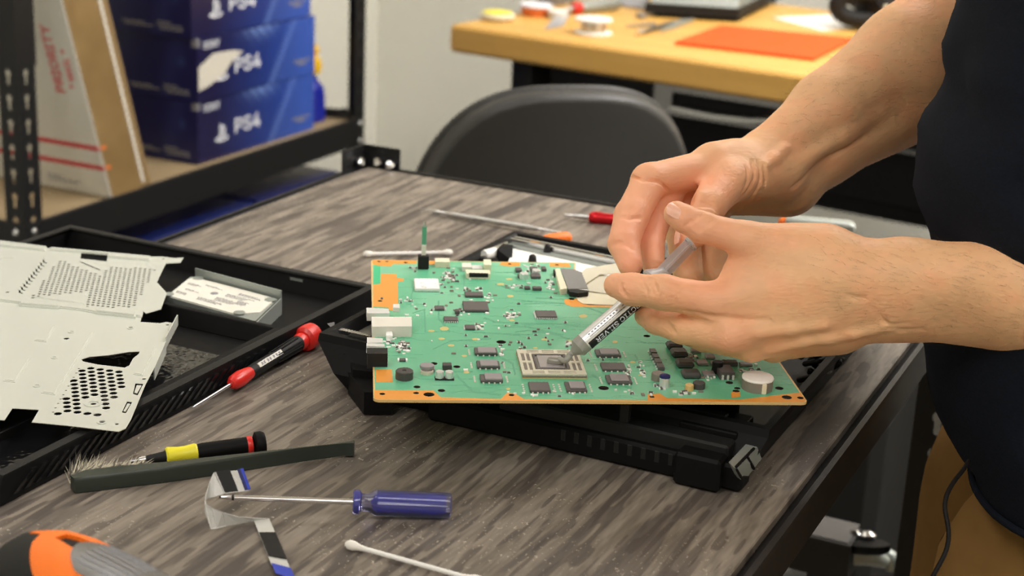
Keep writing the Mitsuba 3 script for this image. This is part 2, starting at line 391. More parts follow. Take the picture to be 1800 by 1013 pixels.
for zz in (0.40,):
    add(k + '__lower_shelf', room(boxm(BU0 + .004, BU1 - .004, BV0 + .004, BV1 - .004, zz - .016, zz, .001)), 'shelf_board', False)
    for (x0, x1, y0, y1) in ((BU0, BU1, BV1, BV1 + .004), (BU0, BU1, BV0 - .004, BV0), (BU0 - .004, BU0, BV0, BV1), (BU1, BU1 + .004, BV0, BV1)):
        add(k + '__lower_beam', room(boxm(x0, x1, y0, y1, zz - .045, zz + .004, .001)), 'black_metal', False)
for u, du in ((BU0 - .012, 1), (BU1 + .012, -1)):
    for v, dv in ((BV0 - .012, 1), (BV1 + .012, -1)):
        angle_post(k, u, v, du, dv, 0.0, TZ + (.022 if (du > 0 and dv < 0) else .006), w=.046)
rivets(k, [((BU0 - .004, BV1 - .008, TZ + .006), (0.6, 0, 1)), ((BU0 + .010, BV1 + .004, TZ + .005), (0, -.5, 1)), ((BU0 + .026, BV1 + .004, TZ + .004), (0, -.7, 1)),
           ((BU1 + .014, BV1 - .02, TZ - .02), (1, 0, 0)), ((BU1 + .014, BV1 - .02, TZ - .058), (1, 0, 0))])

# ------------------------------------------------------------------ metal shelf at the left wall
SU, SV0, SV1, SZ = -1.672, 1.800, 2.800, 0.62
k = thing('metal_shelf', 'black angle-steel shelf with particle board decks against the left wall', 'shelf')
for u, du in ((SU, -1), (SU - .44, 1)):
    for v, dv in ((SV0, 1), (SV1, -1)):
        angle_post(k, u, v, du, dv, 0.0, 1.85)
for v_, d_ in ((SV0, 1), (SV1, -1)):
    add(k + '__coupler', room(join([boxm(SU - .040, SU + .0015, min(v_ - d_ * .0015, v_ + d_ * .0005), max(v_ - d_ * .0015, v_ + d_ * .0005), .865, 1.10), boxm(SU - .0005, SU + .0015, min(v_, v_ + d_ * .040), max(v_, v_ + d_ * .040), .865, 1.10)])), 'black_metal', False, 'solid joining sleeve') if d_ > 0 else None
for zz, sm in ((SZ, ''), (0.285, ''), (1.30, '')):
    add(k + '__deck', room(boxm(SU - .436, SU - .004, SV0 + .004, SV1 - .004, zz - .014, zz, .001)), 'shelf_board', False, 'tan particle board deck')
    for (x0, x1, y0, y1) in ((SU - .006, SU + .0005, SV0 + .003, SV1 - .003), (SU - .44, SU - .434, SV0 + .003, SV1 - .003), (SU - .437, SU - .003, SV0 - .0005, SV0 + .006), (SU - .437, SU - .003, SV1 - .006, SV1 + .0005)):
        add(k + '__beam', room(boxm(x0, x1, y0, y1, zz - .055, zz + .004, .001)), 'black_metal', False)
rivets(k, [((SU + .001, SV0 + .018, SZ - .01), (1, 0, 0)), ((SU + .001, SV0 + .018, SZ - .045), (1, 0, 0)), ((SU - .018, SV0 - .001, SZ - .01), (0, -1, 0)), ((SU - .018, SV0 - .001, SZ - .045), (0, -1, 0)),
           ((SU + .001, SV1 - .018, SZ - .008), (1, 0, 0)), ((SU + .001, SV1 - .018, SZ - .045), (1, 0, 0))])

def carton_mesh(u0, u1, v0, v1, z0, z1, tear=False):
    """Blue console carton with its printed gradient as vertex colours on the +u and -v faces."""
    ms, cs = [], []
    body = boxm(u0, u1, v0, v1, z0, z1, .0015)
    ms.append(body); cs.append(np.tile([[.012, .014, .10]], (len(body.vertices), 1)))
    n1, n2 = 60, 24
    s, t = np.meshgrid(np.linspace(0, 1, n1), np.linspace(0, 1, n2), indexing='ij')
    for face in ('front', 'side'):
        if face == 'front':
            p = np.stack([np.full(s.shape, u1 + .0006), v0 + s * (v1 - v0), z0 + t * (z1 - z0)], -1)
            w_ = np.clip((s[..., None] - .12) / .80, 0, 1) ** 1.3; base = np.array([.011, .009, .050]) * (1 - w_) + np.array([.022, .070, .40]) * w_
            ray_ = np.exp(-((s - .60 - .22 * t) / .018) ** 2) * .10
            swoosh = (s > .56 + .20 * t) * .045
            glow = np.exp(-((s - .52) / .12) ** 2 - ((t - 1.02) / .16) ** 2) * .35 * (0.55 + 0.45 * np.cos(s * 90 + t * 30))
            c = base + (ray_ * 1.3 + swoosh + np.maximum(glow, 0) * 1.6)[..., None] * np.array([.35, .55, 1.0])
        else:
            p = np.stack([u0 + s * (u1 - u0), np.full(s.shape, v0 - .0006), z0 + t * (z1 - z0)], -1)
            c = np.array([.007, .010, .085]) * np.ones(s.shape + (1,)) + (np.exp(-((s - .78 - .10 * t) / .05) ** 2) * .03)[..., None] * np.array([.2, .35, 1])
            c = c + (np.exp(-((s - .90) / .02) ** 2 - ((t - .62) / .07) ** 2) * .10)[..., None] * np.array([.2, .4, 1])
        idx = np.arange(n1 * n2).reshape(n1, n2)
        q = np.stack([idx[:-1, :-1], idx[1:, :-1], idx[1:, 1:], idx[:-1, 1:]], -1).reshape(-1, 4)
        ms.append(trimesh.Trimesh(p.reshape(-1, 3), np.vstack([q[:, [0, 1, 2]], q[:, [0, 2, 3]]]), process=False)); cs.append(np.clip(c.reshape(-1, 3), 0, 1))
    return room(trimesh.util.concatenate(ms)), np.vstack(cs)
def shapes_logo(h):
    """the two-part emblem: an upright letter on a flat swirl"""
    up = unary_union([Polygon([(.0, .0), (.17, -.08), (.17, .86), (.0, .93)]), Polygon([(.1, .90), (.1, .72), (.32, .62), (.34, .44), (.24, .46), (.24, .30), (.40, .26), (.54, .36), (.54, .62), (.40, .78)])])
    sw = affinity.scale(Point(0, 0).buffer(1, 24), .62, .17).difference(affinity.scale(Point(.05, .02).buffer(1, 24), .36, .07))
    return affinity.scale(unary_union([up, affinity.translate(sw, .2, .05)]), h, h, origin=(0, 0))
def put_flat(poly, depth, o, xdir, ydir):
    m = prism(poly, 0, depth)
    M = np.eye(4); M[:3, 0], M[:3, 1], M[:3, 2], M[:3, 3] = xdir, ydir, np.cross(xdir, ydir), o
    m.apply_transform(M); return m
carton_info = [('bottom', (-1.700, 2.272), 0.6215), ('middle', (-1.697, 2.270), 0.7345), ('top', (-1.702, 2.262), 0.8475)]
for which, (cu, cv), z0 in carton_info:
    k = thing('console_carton', {'bottom': 'blue game console carton at the bottom of the stack on the shelf', 'middle': 'blue game console carton with a torn white patch, middle of the stack', 'top': 'blue game console carton on top of the stack, cut by the frame'}[which], 'box', 'blue console cartons stacked on the shelf')
    L, H = .378, .1115
    m, c = carton_mesh(cu - .33, cu, cv, cv + L, z0, z0 + H)
    add(k + '__box', m, 'vcol_gloss', False, color=c)
    o = lambda s, t: W(cu + .0012, cv + s * L, z0 + t * H)
    add(k + '__logo', put_flat(shapes_logo(.032), .0005, o(.17, .30), V, UP), 'print_white', False, 'white console emblem')
    add(k + '__lettering', text('PS4', .026, .0005, o(.285, .34), V, UP, True, 1.25), 'print_white', False, 'white PS4 lettering')
    add(k + '__lettering', text('SONY', .0125, .0005, o(.045, .83), V, UP), 'print_white', False, 'white SONY lettering')
    add(k + '__fine_print', join([put_flat(sbox(0, 0, w, .004), .0004, o(a, b), V, UP) for a, b, w in ((.80, .25, .04), (.92, .25, .012), (.84, .19, .03))]), 'print_grey', False)
    oo = lambda s, t: W(cu - .33 + s * .33, cv - .0012, z0 + t * H)
    add(k + '__fine_print', join([put_flat(sbox(0, 0, w, .003), .0004, oo(a, b), U, UP) for a, b, w in ((.55, .16, .05), (.57, .12, .06), (.78, .20, .03), (.78, .15, .055), (.80, .10, .05))]), 'print_grey', False)
    if which == 'middle':
        pg = Polygon([(0, .004), (0, .046), (.045, .066), (.105, .064), (.135, .058), (.10, .045), (.075, .024), (.03, .010)])
        add(k + '__torn_patch', put_flat(pg, .0009, o(.005, .14), V, UP), 'paper_tear', False, 'torn white paper patch')
    if which != 'top':
        add(k + '__worn_corner', room(boxm(cu - .012, cu + .001, cv - .001, cv + .010, z0 + H - .016, z0 + H + .0004, .002)), 'print_grey', False, 'scuffed pale corner')

# the leaning white mailing box and the cardboard boxes behind it
def leaning(parent, name, u0, u1, v0, th, h, m, lean=(-.100, .335), z0=SZ + .001):
    d = np.array([0, lean[0], lean[1]]); d /= np.linalg.norm(d)
    nn = np.array([0, 1.0, 0])
    M = np.eye(4); M[:3, 0], M[:3, 1], M[:3, 2], M[:3, 3] = (1, 0, 0), nn, d, (0, v0, z0)
    b = boxm(u0, u1, 0, th, 0, h, .002); b.apply_transform(M)
    return M, b
k = thing('mailing_box', 'white mailing box with red stripes leaning on the shelf post', 'box')
M_, b = leaning(k, 'box', -2.02, -1.674, 2.004, .082, .47, 'offwhite')
add(k + '__box', room(b), 'offwhite', False)
def on_box(m): 
    m = m.copy(); m.apply_transform(M_); return room(m)
add(k + '__tape_side', on_box(boxm(-1.675, -1.6733, .003, .080, .002, .468)), 'taped_cardboard', False, 'brown side covered with shiny packing tape')
for zz in (.052, .088):
    add(k + '__stripe', on_box(boxm(-2.02, -1.674, -.0008, 0, zz, zz + .008)), 'print_red', False, 'red printed stripe')
    add(k + '__stripe', on_box(boxm(-1.6735, -1.6725, .004, .016, zz + .002, zz + .008)), 'print_orange', False, 'orange-red end of a stripe')
def box_text(s, h, x, z):       # reads down the white face
    m = meshkit.text_mesh(s, h, .0008, True)
    m.apply_transform(np.array([[0, -1, 0, x], [0, 0, -1, 0.0], [1, 0, 0, z], [0, 0, 0, 1.0]]))
    if m.volume < 0: m.invert()
    return on_box(m)
add(k + '__lettering', box_text('PRIORITY', .0175, -1.714, .185), 'print_red', False, 'red PRIORITY lettering')
add(k + '__lettering', box_text('* MAIL *', .0115, -1.690, .195), 'print_red', False, 'red MAIL lettering')
add(k + '__fine_print', on_box(join([boxm(-1.80, -1.795 + .06, -.0008, 0, .018, .021), boxm(-1.80, -1.77, -.0008, 0, .026, .028)])), 'print_grey', False)
k = thing('cardboard_box', 'thin brown cardboard box leaning behind the white mailing box', 'box')
_, b = leaning(k, 'box', -2.0, -1.680, 2.090, .026, .50, 'cardboard')
add(k + '__box', room(b), 'cardboard', False)
M2 = M_.copy(); M2[:3, 3] = (0, 2.090, SZ + .001)
b = boxm(-1.681, -1.679, .002, .009, .01, .49); b.apply_transform(M2)
add(k + '__edge', room(b), 'offwhite', False, 'pale edge strip')

# blue cartons on the lower deck
k = thing('lower_carton', 'dark blue carton on the lower deck of the shelf', 'box')
m, c = carton_mesh(-2.03, -1.700, 2.06, 2.44, .287, .4)
add(k + '__box', m, 'vcol_gloss', False, color=c * .8)
add(k + '__lid', room(boxm(-2.035, -1.698, 2.055, 2.445, .398, .513, .003)), 'carton_blue', 30, 'plain blue upper part')
k = thing('lower_carton', 'blue carton beside the other one on the lower deck', 'box')
add(k + '__box', room(boxm(-2.03, -1.700, 2.46, 2.74, .287, .43, .003)), 'carton_blue', 30)
add(k + '__lid', room(boxm(-2.035, -1.698, 2.455, 2.745, .43, .515, .003)), 'dark_blue', 30)

# blue bottle with the yellow top at the end of the shelf
k = thing('spray_bottle', 'dark blue bottle with a yellow cap beside the stacked cartons', 'bottle')
pB = np.array([-1.757, 2.716])
add(k + '__bottle', lathe([(.036, 0), (.037, .06), (.036, .55), (.033, .72), (.022, .85), (.016, 1)], W(*pB, SZ + .001), W(*pB, SZ + .095)), 'blue', 30)
add(k + '__cap', lathe([(.017, 0), (.027, .1), (.030, .45), (.026, .8), (.012, 1)], W(*pB, SZ + .094), W(*pB, SZ + .134)), 'toy_yellow', 30, 'yellow cap')
add(k + '__cap_ear', lathe([(.006, 0), (.011, .4), (.010, .7), (.003, 1)], W(pB[0] + .004, pB[1] - .016, SZ + .128), W(pB[0] + .004, pB[1] - .020, SZ + .152)), 'toy_yellow', 30)
add(k + '__cap_ear', lathe([(.006, 0), (.011, .4), (.010, .7), (.003, 1)], W(pB[0] + .004, pB[1] + .016, SZ + .128), W(pB[0] + .004, pB[1] + .022, SZ + .152)), 'toy_yellow', 30)
add(thing('black_cable', 'coil of black cable lying at the end of the shelf deck', 'cable'), tube([W(-1.70 + .035 * math.cos(a) - .02, 2.762 + .022 * math.sin(a), SZ + .006 + .004 * (a / 6.28)) for a in np.linspace(0, 14, 70)], .004, 8), 'cord', True)

# ------------------------------------------------------------------ office chair
k = thing('office_chair', 'black leather office chair standing behind the workbench', 'chair')
th = math.radians(40)
cw, cn = U * math.cos(th) + V * math.sin(th), U * math.sin(th) - V * math.cos(th)
cc = W(-0.800, 1.845, 0)
def chair_pt(x, y, z):
    return cc + cw * x + cn * y + UP * z
rings, na = [], 48
for s in np.linspace(0, 1, 26):                 # s through the thickness, rounded rim
    y = -.035 + .07 * s
    k_ = (1 - abs(2 * s - 1) ** 3.2) ** (1 / 3.2) if 0 < s < 1 else 0.001
    ring = []
    for a in np.arange(na) * 2 * np.pi / na:
        e = 3.0
        ca, sa = math.cos(a), math.sin(a)
        r = (abs(ca) ** e + abs(sa) ** e) ** (-1 / e)
        x, z = (.205 - .035 * (1 - k_)) * r * ca, (.265 - .035 * (1 - k_)) * r * sa
        x *= 1.0 - .10 * (z / .265)
        yy = y - .55 * x * x - .06 * math.cos(z / .265 * 1.4) + .02
        ring.append(chair_pt(x, yy, .672 + z))
    rings.append(ring)
add(k + '__backrest', loft(rings), 'leather', True, 'padded black leather backrest')
rim = []
for a in np.linspace(0, 2 * np.pi, 120):
    e = 3.0; ca, sa = math.cos(a), math.sin(a); r = (abs(ca) ** e + abs(sa) ** e) ** (-1 / e)
    x, z = .2035 * r * ca, .2635 * r * sa; x *= 1.0 - .10 * (z / .265)
    rim.append(chair_pt(x, -.006 - .55 * x * x - .06 * math.cos(z / .265 * 1.4) + .02, .672 + z))
add(k + '__piping', tube(rim, .006, 8), 'leather', True)
seat = []
for s in np.linspace(0, 1, 10):
    kk = (1 - abs(2 * s - 1) ** 3) ** (1 / 3) if 0 < s < 1 else .01
    seat.append([chair_pt((.21 + .02 * kk) * np.sign(math.cos(a)) * abs(math.cos(a)) ** .7, .26 + (.20 + .02 * kk) * np.sign(math.sin(a)) * abs(math.sin(a)) ** .7, .42 + .07 * s) for a in np.arange(32) * np.pi / 16])
add(k + '__seat', loft(seat), 'leather', True)
add(k + '__back_bar', tube([chair_pt(0, -.04, .62), chair_pt(0, -.06, .48), chair_pt(0, .02, .40), chair_pt(0, .20, .405)], .016, 10), 'black_plastic', True)
add(k + '__column', lathe([(.028, 0), (.028, .5), (.018, .52), (.018, 1)], chair_pt(0, .24, .10), chair_pt(0, .24, .42)), 'dark_steel', 30)
for i in range(5):
    a = i * 2 * np.pi / 5
    d = cw * math.cos(a) + cn * math.sin(a)
    c0 = chair_pt(0, .24, .10)
    add(k + '__leg', tube([c0, c0 + d * .15 - UP * .01, c0 + d * .30 - UP * .035], [.022, .018, .014], 10), 'black_plastic', True)
    w0 = c0 + d * .30 - UP * .072; q = np.cross(d, UP)
    add(k + '__caster', lathe([(.02, 0), (.027, .15), (.027, .85), (.02, 1)], w0 - q * .02, w0 + q * .02, 18), 'black_plastic', 30)

# ------------------------------------------------------------------ desk
dd = np.array([.760, -.094]); dd /= np.linalg.norm(dd); dn = np.array([-dd[1], dd[0]])
def Dk(a, b, z):
    q = np.array([-1.4285, 2.703]) + dd * a + dn * b
    return W(q[0], q[1], z)
def desk(m):
    M = np.eye(4); M[:3, 0], M[:3, 1], M[:3, 3] = Dk(1, 0, 0) - Dk(0, 0, 0), Dk(0, 1, 0) - Dk(0, 0, 0), Dk(0, 0, 0)
    m = m.copy(); m.apply_transform(M); return m
DZ = .85
k = thing('desk', 'desk with thick light maple top and black steel base', 'desk')
add(k + '__top', desk(boxm(0, 1.95, 0, .80, DZ - .052, DZ, .006)), 'butcher', 30, 'thick light wood top')
for x in (.105, 1.80):
    add(k + '__leg', desk(boxm(x, x + .045, .06, .14, .02, DZ - .052, .003)), 'black_metal', 30)
    add(k + '__leg', desk(boxm(x, x + .045, .62, .70, .02, DZ - .052, .003)), 'black_metal', 30)
    add(k + '__foot', desk(boxm(x - .005, x + .05, .03, .73, 0, .03, .004)), 'black_metal', 30)
add(k + '__back_panel', desk(boxm(.17, 1.80, .66, .675, .45, DZ - .052)), 'black_metal', False)
add(k + '__rail', desk(boxm(.17, 1.80, .10, .13, DZ - .11, DZ - .052)), 'black_metal', False)
dr = k + '__drawer'
add(dr, desk(boxm(.43, 1.22, .035, .60, .645, DZ - .054, .004)), 'black_plastic', 30)
fr = sbox(.435, .742, .735, .797).difference(sbox(.475, .753, .690, .780).buffer(.004))
m = prism(fr, 0, .012); m.apply_transform(np.array([[1, 0, 0, 0], [0, 0, -1, .036], [0, 1, 0, 0], [0, 0, 0, 1.0]]))
add(dr + '__pull_plate', desk(m), 'dark_steel', 30, 'brushed grey pull plate')
m = prism(LineString([(.478, .757), (.56, .754), (.63, .757), (.690, .765)]).buffer(.0035), 0, .020); m.apply_transform(np.array([[1, 0, 0, 0], [0, 0, -1, .030], [0, 1, 0, 0], [0, 0, 0, 1.0]]))
add(dr + '__pull_lip', desk(m), 'steel', 30, 'bright rolled lip of the pull')
m = prism(fr, 0, .012); m.apply_transform(np.array([[1, 0, 0, .42], [0, 0, -1, .036], [0, 1, 0, 0], [0, 0, 0, 1.0]]))
add(dr + '__pull_plate', desk(m), 'dark_steel', 30, 'brushed grey pull plate')
for i, (x, s) in enumerate(((.85, .03), (.99, .02), (1.12, -.02), (1.20, .02))):
    pts = spline([Dk(x, .70, .66), Dk(x + .01 + s * .2, .74, .5), Dk(x - .01 + s, .76, .3), Dk(x + s * 2, .72, .02)], 30)
    add(thing('hanging_cable', ['leftmost', 'second from left', 'second from right', 'rightmost'][i] + ' of the thin black cables hanging under the desk', 'cable', 'cables hanging under the desk'), tube(pts, .005, 8), 'cord', True)

def on_desk(px, py):
    return at(px, py, DZ)
k = thing('solder_spool', 'white spool of solder wire standing on the desk', 'spool')
p = on_desk(1035, 62) + V * .02
add(k + '__flange', lathe([(.034, 0), (.036, .2), (.036, .8), (.034, 1)], p, p + UP * .005), 'white', 30)
add(k + '__flange', lathe([(.034, 0), (.036, .2), (.036, .8), (.034, 1)], p + UP * .025, p + UP * .030), 'white', 30)
add(k + '__solder_wire', lathe([(.024, 0), (.0245, .1), (.024, .2), (.0245, .3), (.024, .4), (.0245, .5), (.024, .6), (.0245, .7), (.024, .8), (.024, 1)], p + UP * .005, p + UP * .025), 'steel', 30)
k = thing('tape_reel', 'yellow-white reel of desoldering braid near the desk corner', 'reel')
p = on_desk(870, 36) + V * .01
add(k + '__case', lathe([(.024, 0), (.034, .3), (.035, .7), (.031, 1)], p, p + UP * .014), 'ivory', 30)
add(k + '__lid', lathe([(.030, 0), (.028, .6), (.012, 1)], p + UP * .014, p + UP * .018), 'yellow', 30, 'yellow lid')
k = thing('plastic_tub', 'small clear tub with an orange filling on the desk', 'tub')
p = on_desk(930, 30) + V * .03
add(k + '__tub', lathe([(.026, 0), (.030, .8), (.030, 1)], p, p + UP * .018), 'print_orange', 30)
add(k + '__lid', lathe([(.034, 0), (.034, .6), (.030, 1)], p + UP * .018, p + UP * .024), 'print_white', 30, 'pale lilac lid')
k = thing('glass_jar', 'dark glass jar standing on the desk, cut by the frame', 'jar')
p = on_desk(948, 12) + V * .06
add(k + '__jar', lathe([(.030, 0), (.032, .1), (.032, .8), (.026, 1)], p, p + UP * .07), 'package', 30)
add(k + '__lid', lathe([(.028, 0), (.028, .9), (.025, 1)], p + UP * .07, p + UP * .088), 'soft_black', 30)
k = thing('white_jar', 'white container behind the solder spool, cut by the frame', 'jar')
p = on_desk(1015, 8) + V * .05
add(k + '__jar', lathe([(.045, 0), (.047, .1), (.047, .9), (.040, 1)], p, p + UP * .10), 'offwhite', 30)
add(k + '__lid', lathe([(.048, 0), (.048, .9), (.044, 1)], p + UP * .10, p + UP * .118), 'white', 30)
k = thing('small_tin', 'small round metal tin beside the grey tool on the desk', 'tin')
p = on_desk(972, 34) + V * .02
add(k + '__tin', lathe([(.018, 0), (.019, .1), (.019, 1)], p, p + UP * .012), 'offwhite', 30)
add(k + '__lid', lathe([(.020, 0), (.020, .8), (.018, 1)], p + UP * .012, p + UP * .016), 'white', 30)
k = thing('plastic_sleeve', 'clear plastic sleeve lying in front of the solder spool', 'sleeve')
a, b, c, d = on_desk(958, 53), on_desk(990, 47), on_desk(1004, 24), on_desk(976, 30)
add(k, hull([x + UP * z for x in (a, b, c, d) for z in (.001, .003)]), 'plastic_bag', False)
k = thing('grey_hand_tool', 'grey-green handled tool with a red collar on the desk', 'tool')
a, b = on_desk(1004, 26) + V * .01 + UP * .012, on_desk(1092, 18) + UP * .014
add(k + '__handle', lathe([(.008, 0), (.012, .08), (.013, .5), (.011, .9), (.006, 1)], a + (b - a) * .12, b), 'grey_metal', 30)
add(k + '__collar', lathe([(.010, 0), (.012, .3), (.012, .7), (.010, 1)], a - (b - a) * .02, a + (b - a) * .14), 'red', 30, 'red collar')
add(k + '__tip', lathe([(.002, 0), (.005, .6), (.006, 1)], a - (b - a) * .45 - UP * .006, a), 'steel', 30)
k = thing('plastic_bag', 'crumpled clear plastic bag leaning on the black device', 'bag')
pts = []
for x, y, z in ((1080, 14, .0), (1128, 20, .0), (1136, 6, .03), (1132, -10, .06), (1095, -6, .05), (1078, 2, .03)):
    q = on_desk(x, max(y, 4)) + V * .02 + UP * (z + .004); pts += [q, q + np.array([.004, .012, .004])]
add(k, hull(pts), 'plastic_bag', 50)
k = thing('black_device', 'black box-shaped device with a grey top standing on the desk', 'device')
q = [uv_of(on_desk(*p)) for p in ((1140, 30), (1297, 40), (1372, 2))]
e = np.array(q)
b0 = e[1]; ax = (e[0] - e[1]); ay = (e[2] - e[1])
def dev(a, b, z): w = b0 + ax * a + ay * b; return W(w[0], w[1], DZ + z)
add(k + '__base', hull([dev(a, b, z) for a in (-.0, 1.05) for b in (0, 1.0) for z in (.008, .028)] ), 'soft_black', False)
add(k + '__cover', hull([dev(a, b, z) for a, b, z in ((.02, .02, .028), (1.0, .02, .028), (1.0, .98, .028), (.02, .98, .028), (.06, .10, .075), (.95, .10, .075), (.95, .9, .075), (.06, .9, .075))]), 'grey_metal', False, 'grey sloping cover')
for a, b in ((.05, .08), (.95, .08), (.05, .9), (.95, .9)):
    add(k + '__rubber_foot', lathe([(.008, 0), (.008, 1)], dev(a, b, .0003), dev(a, b, .009), 12), 'soft_black', 30)
k = thing('orange_mat', 'orange rubber mat lying at the front of the desk', 'mat')
q = [on_desk(*p) for p in ((1185, 79), (1430, 108), (1500, 72), (1268, 49))]
add(k, prism(Polygon([x[:2] for x in q]).buffer(-.004).buffer(.004), DZ + .0005, DZ + .006), 'mat_orange', 30)
k = thing('white_paper', 'white sheet lying behind the orange mat', 'paper')
q = [on_desk(*p) for p in ((1358, 32), (1443, 55), (1500, 50), (1510, 24))]
add(k, prism(Polygon([x[:2] for x in q]).buffer(0), DZ + .0005, DZ + .0015), 'white', False)
k = thing('tweezers', 'pair of steel tweezers with dark tips in front of the black device', 'tweezers')
a, b = on_desk(1124, 63) + UP * .006, on_desk(1185, 42) + UP * .005
for s in (-1, 1):
    w = np.cross(b - a, UP); w /= np.linalg.norm(w)
    add(k + '__arm', loft([[p + w * (s * o + t) + UP * z for t, z in ((-.003, -.001), (.003, -.001), (.003, .001), (-.003, .001))] for p, o in ((a, .001), (a + (b - a) * .4, .005), (b, .0015))]), 'dark_steel', False)
add(k + '__end', lathe([(.005, 0), (.006, .5), (.004, 1)], a - (b - a) * .05, a + (b - a) * .1, 12), 'chrome', 30)
k = thing('scraper', 'thin steel scraper lying beside the tweezers', 'tool')
a, b = on_desk(1101, 49) + UP * .003, on_desk(1150, 45) + UP * .003
add(k, tube([a, (a + b) / 2, b], [.0015, .003, .004], 8), 'dark_steel', True)
k = thing('grey_clip', 'small grey metal clip lying left of the orange mat', 'clip')
q = [on_desk(*p) for p in ((1160, 58), (1185, 52), (1220, 38), (1195, 40))]
add(k, hull([x + UP * z for x in q for z in (.001, .007)]), 'grey_metal', False)
k = thing('small_screw_cap', 'small dark cap standing in front of the plastic bag', 'cap')
p = on_desk(1127, 32)
add(k, lathe([(.010, 0), (.011, .5), (.008, 1)], p + UP * .0003, p + UP * .010, 16), 'package', 30)
k = thing('headset', 'black headset with cushions lying at the back of the desk', 'headset')
p = on_desk(1508, 52)
R_ = []
for a in np.linspace(0, 2 * np.pi, 40):
    R_.append(p + U * (.045 * math.cos(a) + .005) + UP * (.048 + .026 * math.sin(a)) + V * (.02 * math.cos(a) - .01))
add(k + '__ear_cushion', tube(R_, .017, 10), 'soft_black', True)
add(k + '__ear_cushion', tube([x + V * .11 + U * .05 - UP * .004 for x in R_], .017, 10), 'soft_black', True)
add(k + '__band', tube(spline([p + UP * .05, p + V * .05 + UP * .11 + U * .02, p + V * .11 + U * .05 + UP * .05], 24), .010, 8), 'soft_black', True)
add(k + '__shell', lathe([(.02, 0), (.042, .3), (.042, .8), (.03, 1)], p + U * .005 + UP * .035, p + U * .03 + V * .035 + UP * .05), 'black_plastic', 30)
add(k + '__badge', lathe([(.005, 0), (.005, .7), (.002, 1)], p + U * .055 + UP * .052 - V * .02, p + U * .058 + UP * .054 - V * .026, 12), 'ivory', 30, 'pale round badge')
k = thing('black_bag', 'black bag slumped behind the headset on the desk', 'bag')
q = on_desk(1540, 30) + V * .10 + U * .04
m = trimesh.creation.icosphere(4); v = m.vertices * [.16, .11, .09]; v += .018 * (meshkit.fbm(v * 14 + 5, 3) - .5)[:, None] * m.vertices * 2; v[:, 2] = np.maximum(v[:, 2], -.06)
m.vertices = v + q + UP * .061
add(k, m, 'soft_black', True)

# ------------------------------------------------------------------ upturned console cover (left) with the drive inside
k = thing('console_cover', 'upturned glossy black console cover lying like a tray on the left of the workbench', 'console cover')
CZ = .9185
_k0, _k1, _k2 = uv_of(at(139, 390, CZ)), uv_of(at(631, 506, CZ)), uv_of(at(44, 848, CZ))
CU0, CU1, CV0, CV1 = _k0[0], (_k1[0] + _k2[0]) / 2 - .003, _k2[1], (_k0[1] + _k1[1]) / 2
def sheared(m, kk=-.45, z0=CZ):
    m = m.copy(); v = m.vertices.copy(); v[:, 1] += (v[:, 2] - z0) * -kk; m.vertices = v; return room(m)
def tray(u0, u1, v0, v1, z0, z1, w, fl):
    o0, i0 = sbox(u0, v0, u1, v1), sbox(u0 + w, v0 + w, u1 - w, v1 - w)
    return join([prism(o0.difference(i0), z0 + fl, z1), prism(o0, z0, z0 + fl)])
add(k + '__shell', sheared(tray(CU0, CU1, CV0, CV1, TZ + .0006, CZ, .0035, .002)), 'black_plastic', False)
add(k + '__floor_panel', sheared(boxm(CU0 + .004, CU1 - .004, CV0 + .004, CV1 - .16, TZ + .0028, TZ + .0045)), 'gloss_black', False, 'speckled glossy inner floor')
DV = uv_of(at(400, 555, CZ - .003))[1]
add(k + '__divider', sheared(boxm(CU0 + .12, CU1 - .016, DV - .003, DV + .002, TZ + .0026, CZ - .003, .0006)), 'black_plastic', 30, 'inner dividing wall')
add(k + '__divider', sheared(boxm(CU1 - .018, CU1 - .012, CV0 + .08, DV + .002, TZ + .0026, CZ - .003, .0006)), 'black_plastic', 30)
add(k + '__divider', sheared(boxm(CU1 - .062, CU1 - .058, CV0 + .01, CV0 + .15, TZ + .0026, CZ - .008, .0006)), 'black_plastic', 30)
add(k + '__divider', sheared(boxm(CU1 - .055, CU1 - .004, CV0 + .137, CV0 + .141, TZ + .0026, CZ - .010, .0006)), 'black_plastic', 30)
add(k + '__rim', sheared(prism(sbox(CU0, CV0, CU1, CV1).difference(sbox(CU0 + .007, CV0 + .007, CU1 - .007, CV1 - .007)), CZ - .0012, CZ + .0002)), 'soft_black', False, 'matt rim')
for i in range(26):                    # slanted vent bars on the outer side facing the table
    v = CV0 + .012 + i * .0095
    if v > CV0 + .27: break
    q = Polygon([(v, TZ + .0045), (v + .0042, TZ + .0045), (v + .0162, CZ - .004), (v + .0120, CZ - .004)])
    m = prism(q, 0, .0016); m.apply_transform(np.array([[0, 0, 1, CU1 - .0003], [1, 0, 0, 0], [0, 1, 0, 0], [0, 0, 0, 1.0]]))
    add(k + '__vent_bar', sheared(m), 'gloss_black', False)
for (px, py) in ((231, 424), (373, 457), (362, 554), (523, 491)):
    p = at(px, py, CZ - .006)
    add(k + '__clip', hull([p + U * a + V * b + UP * c for a in (-.006, .006) for b in (-.002, .002) for c in (-.001, .001)]), 'grey_metal', False)

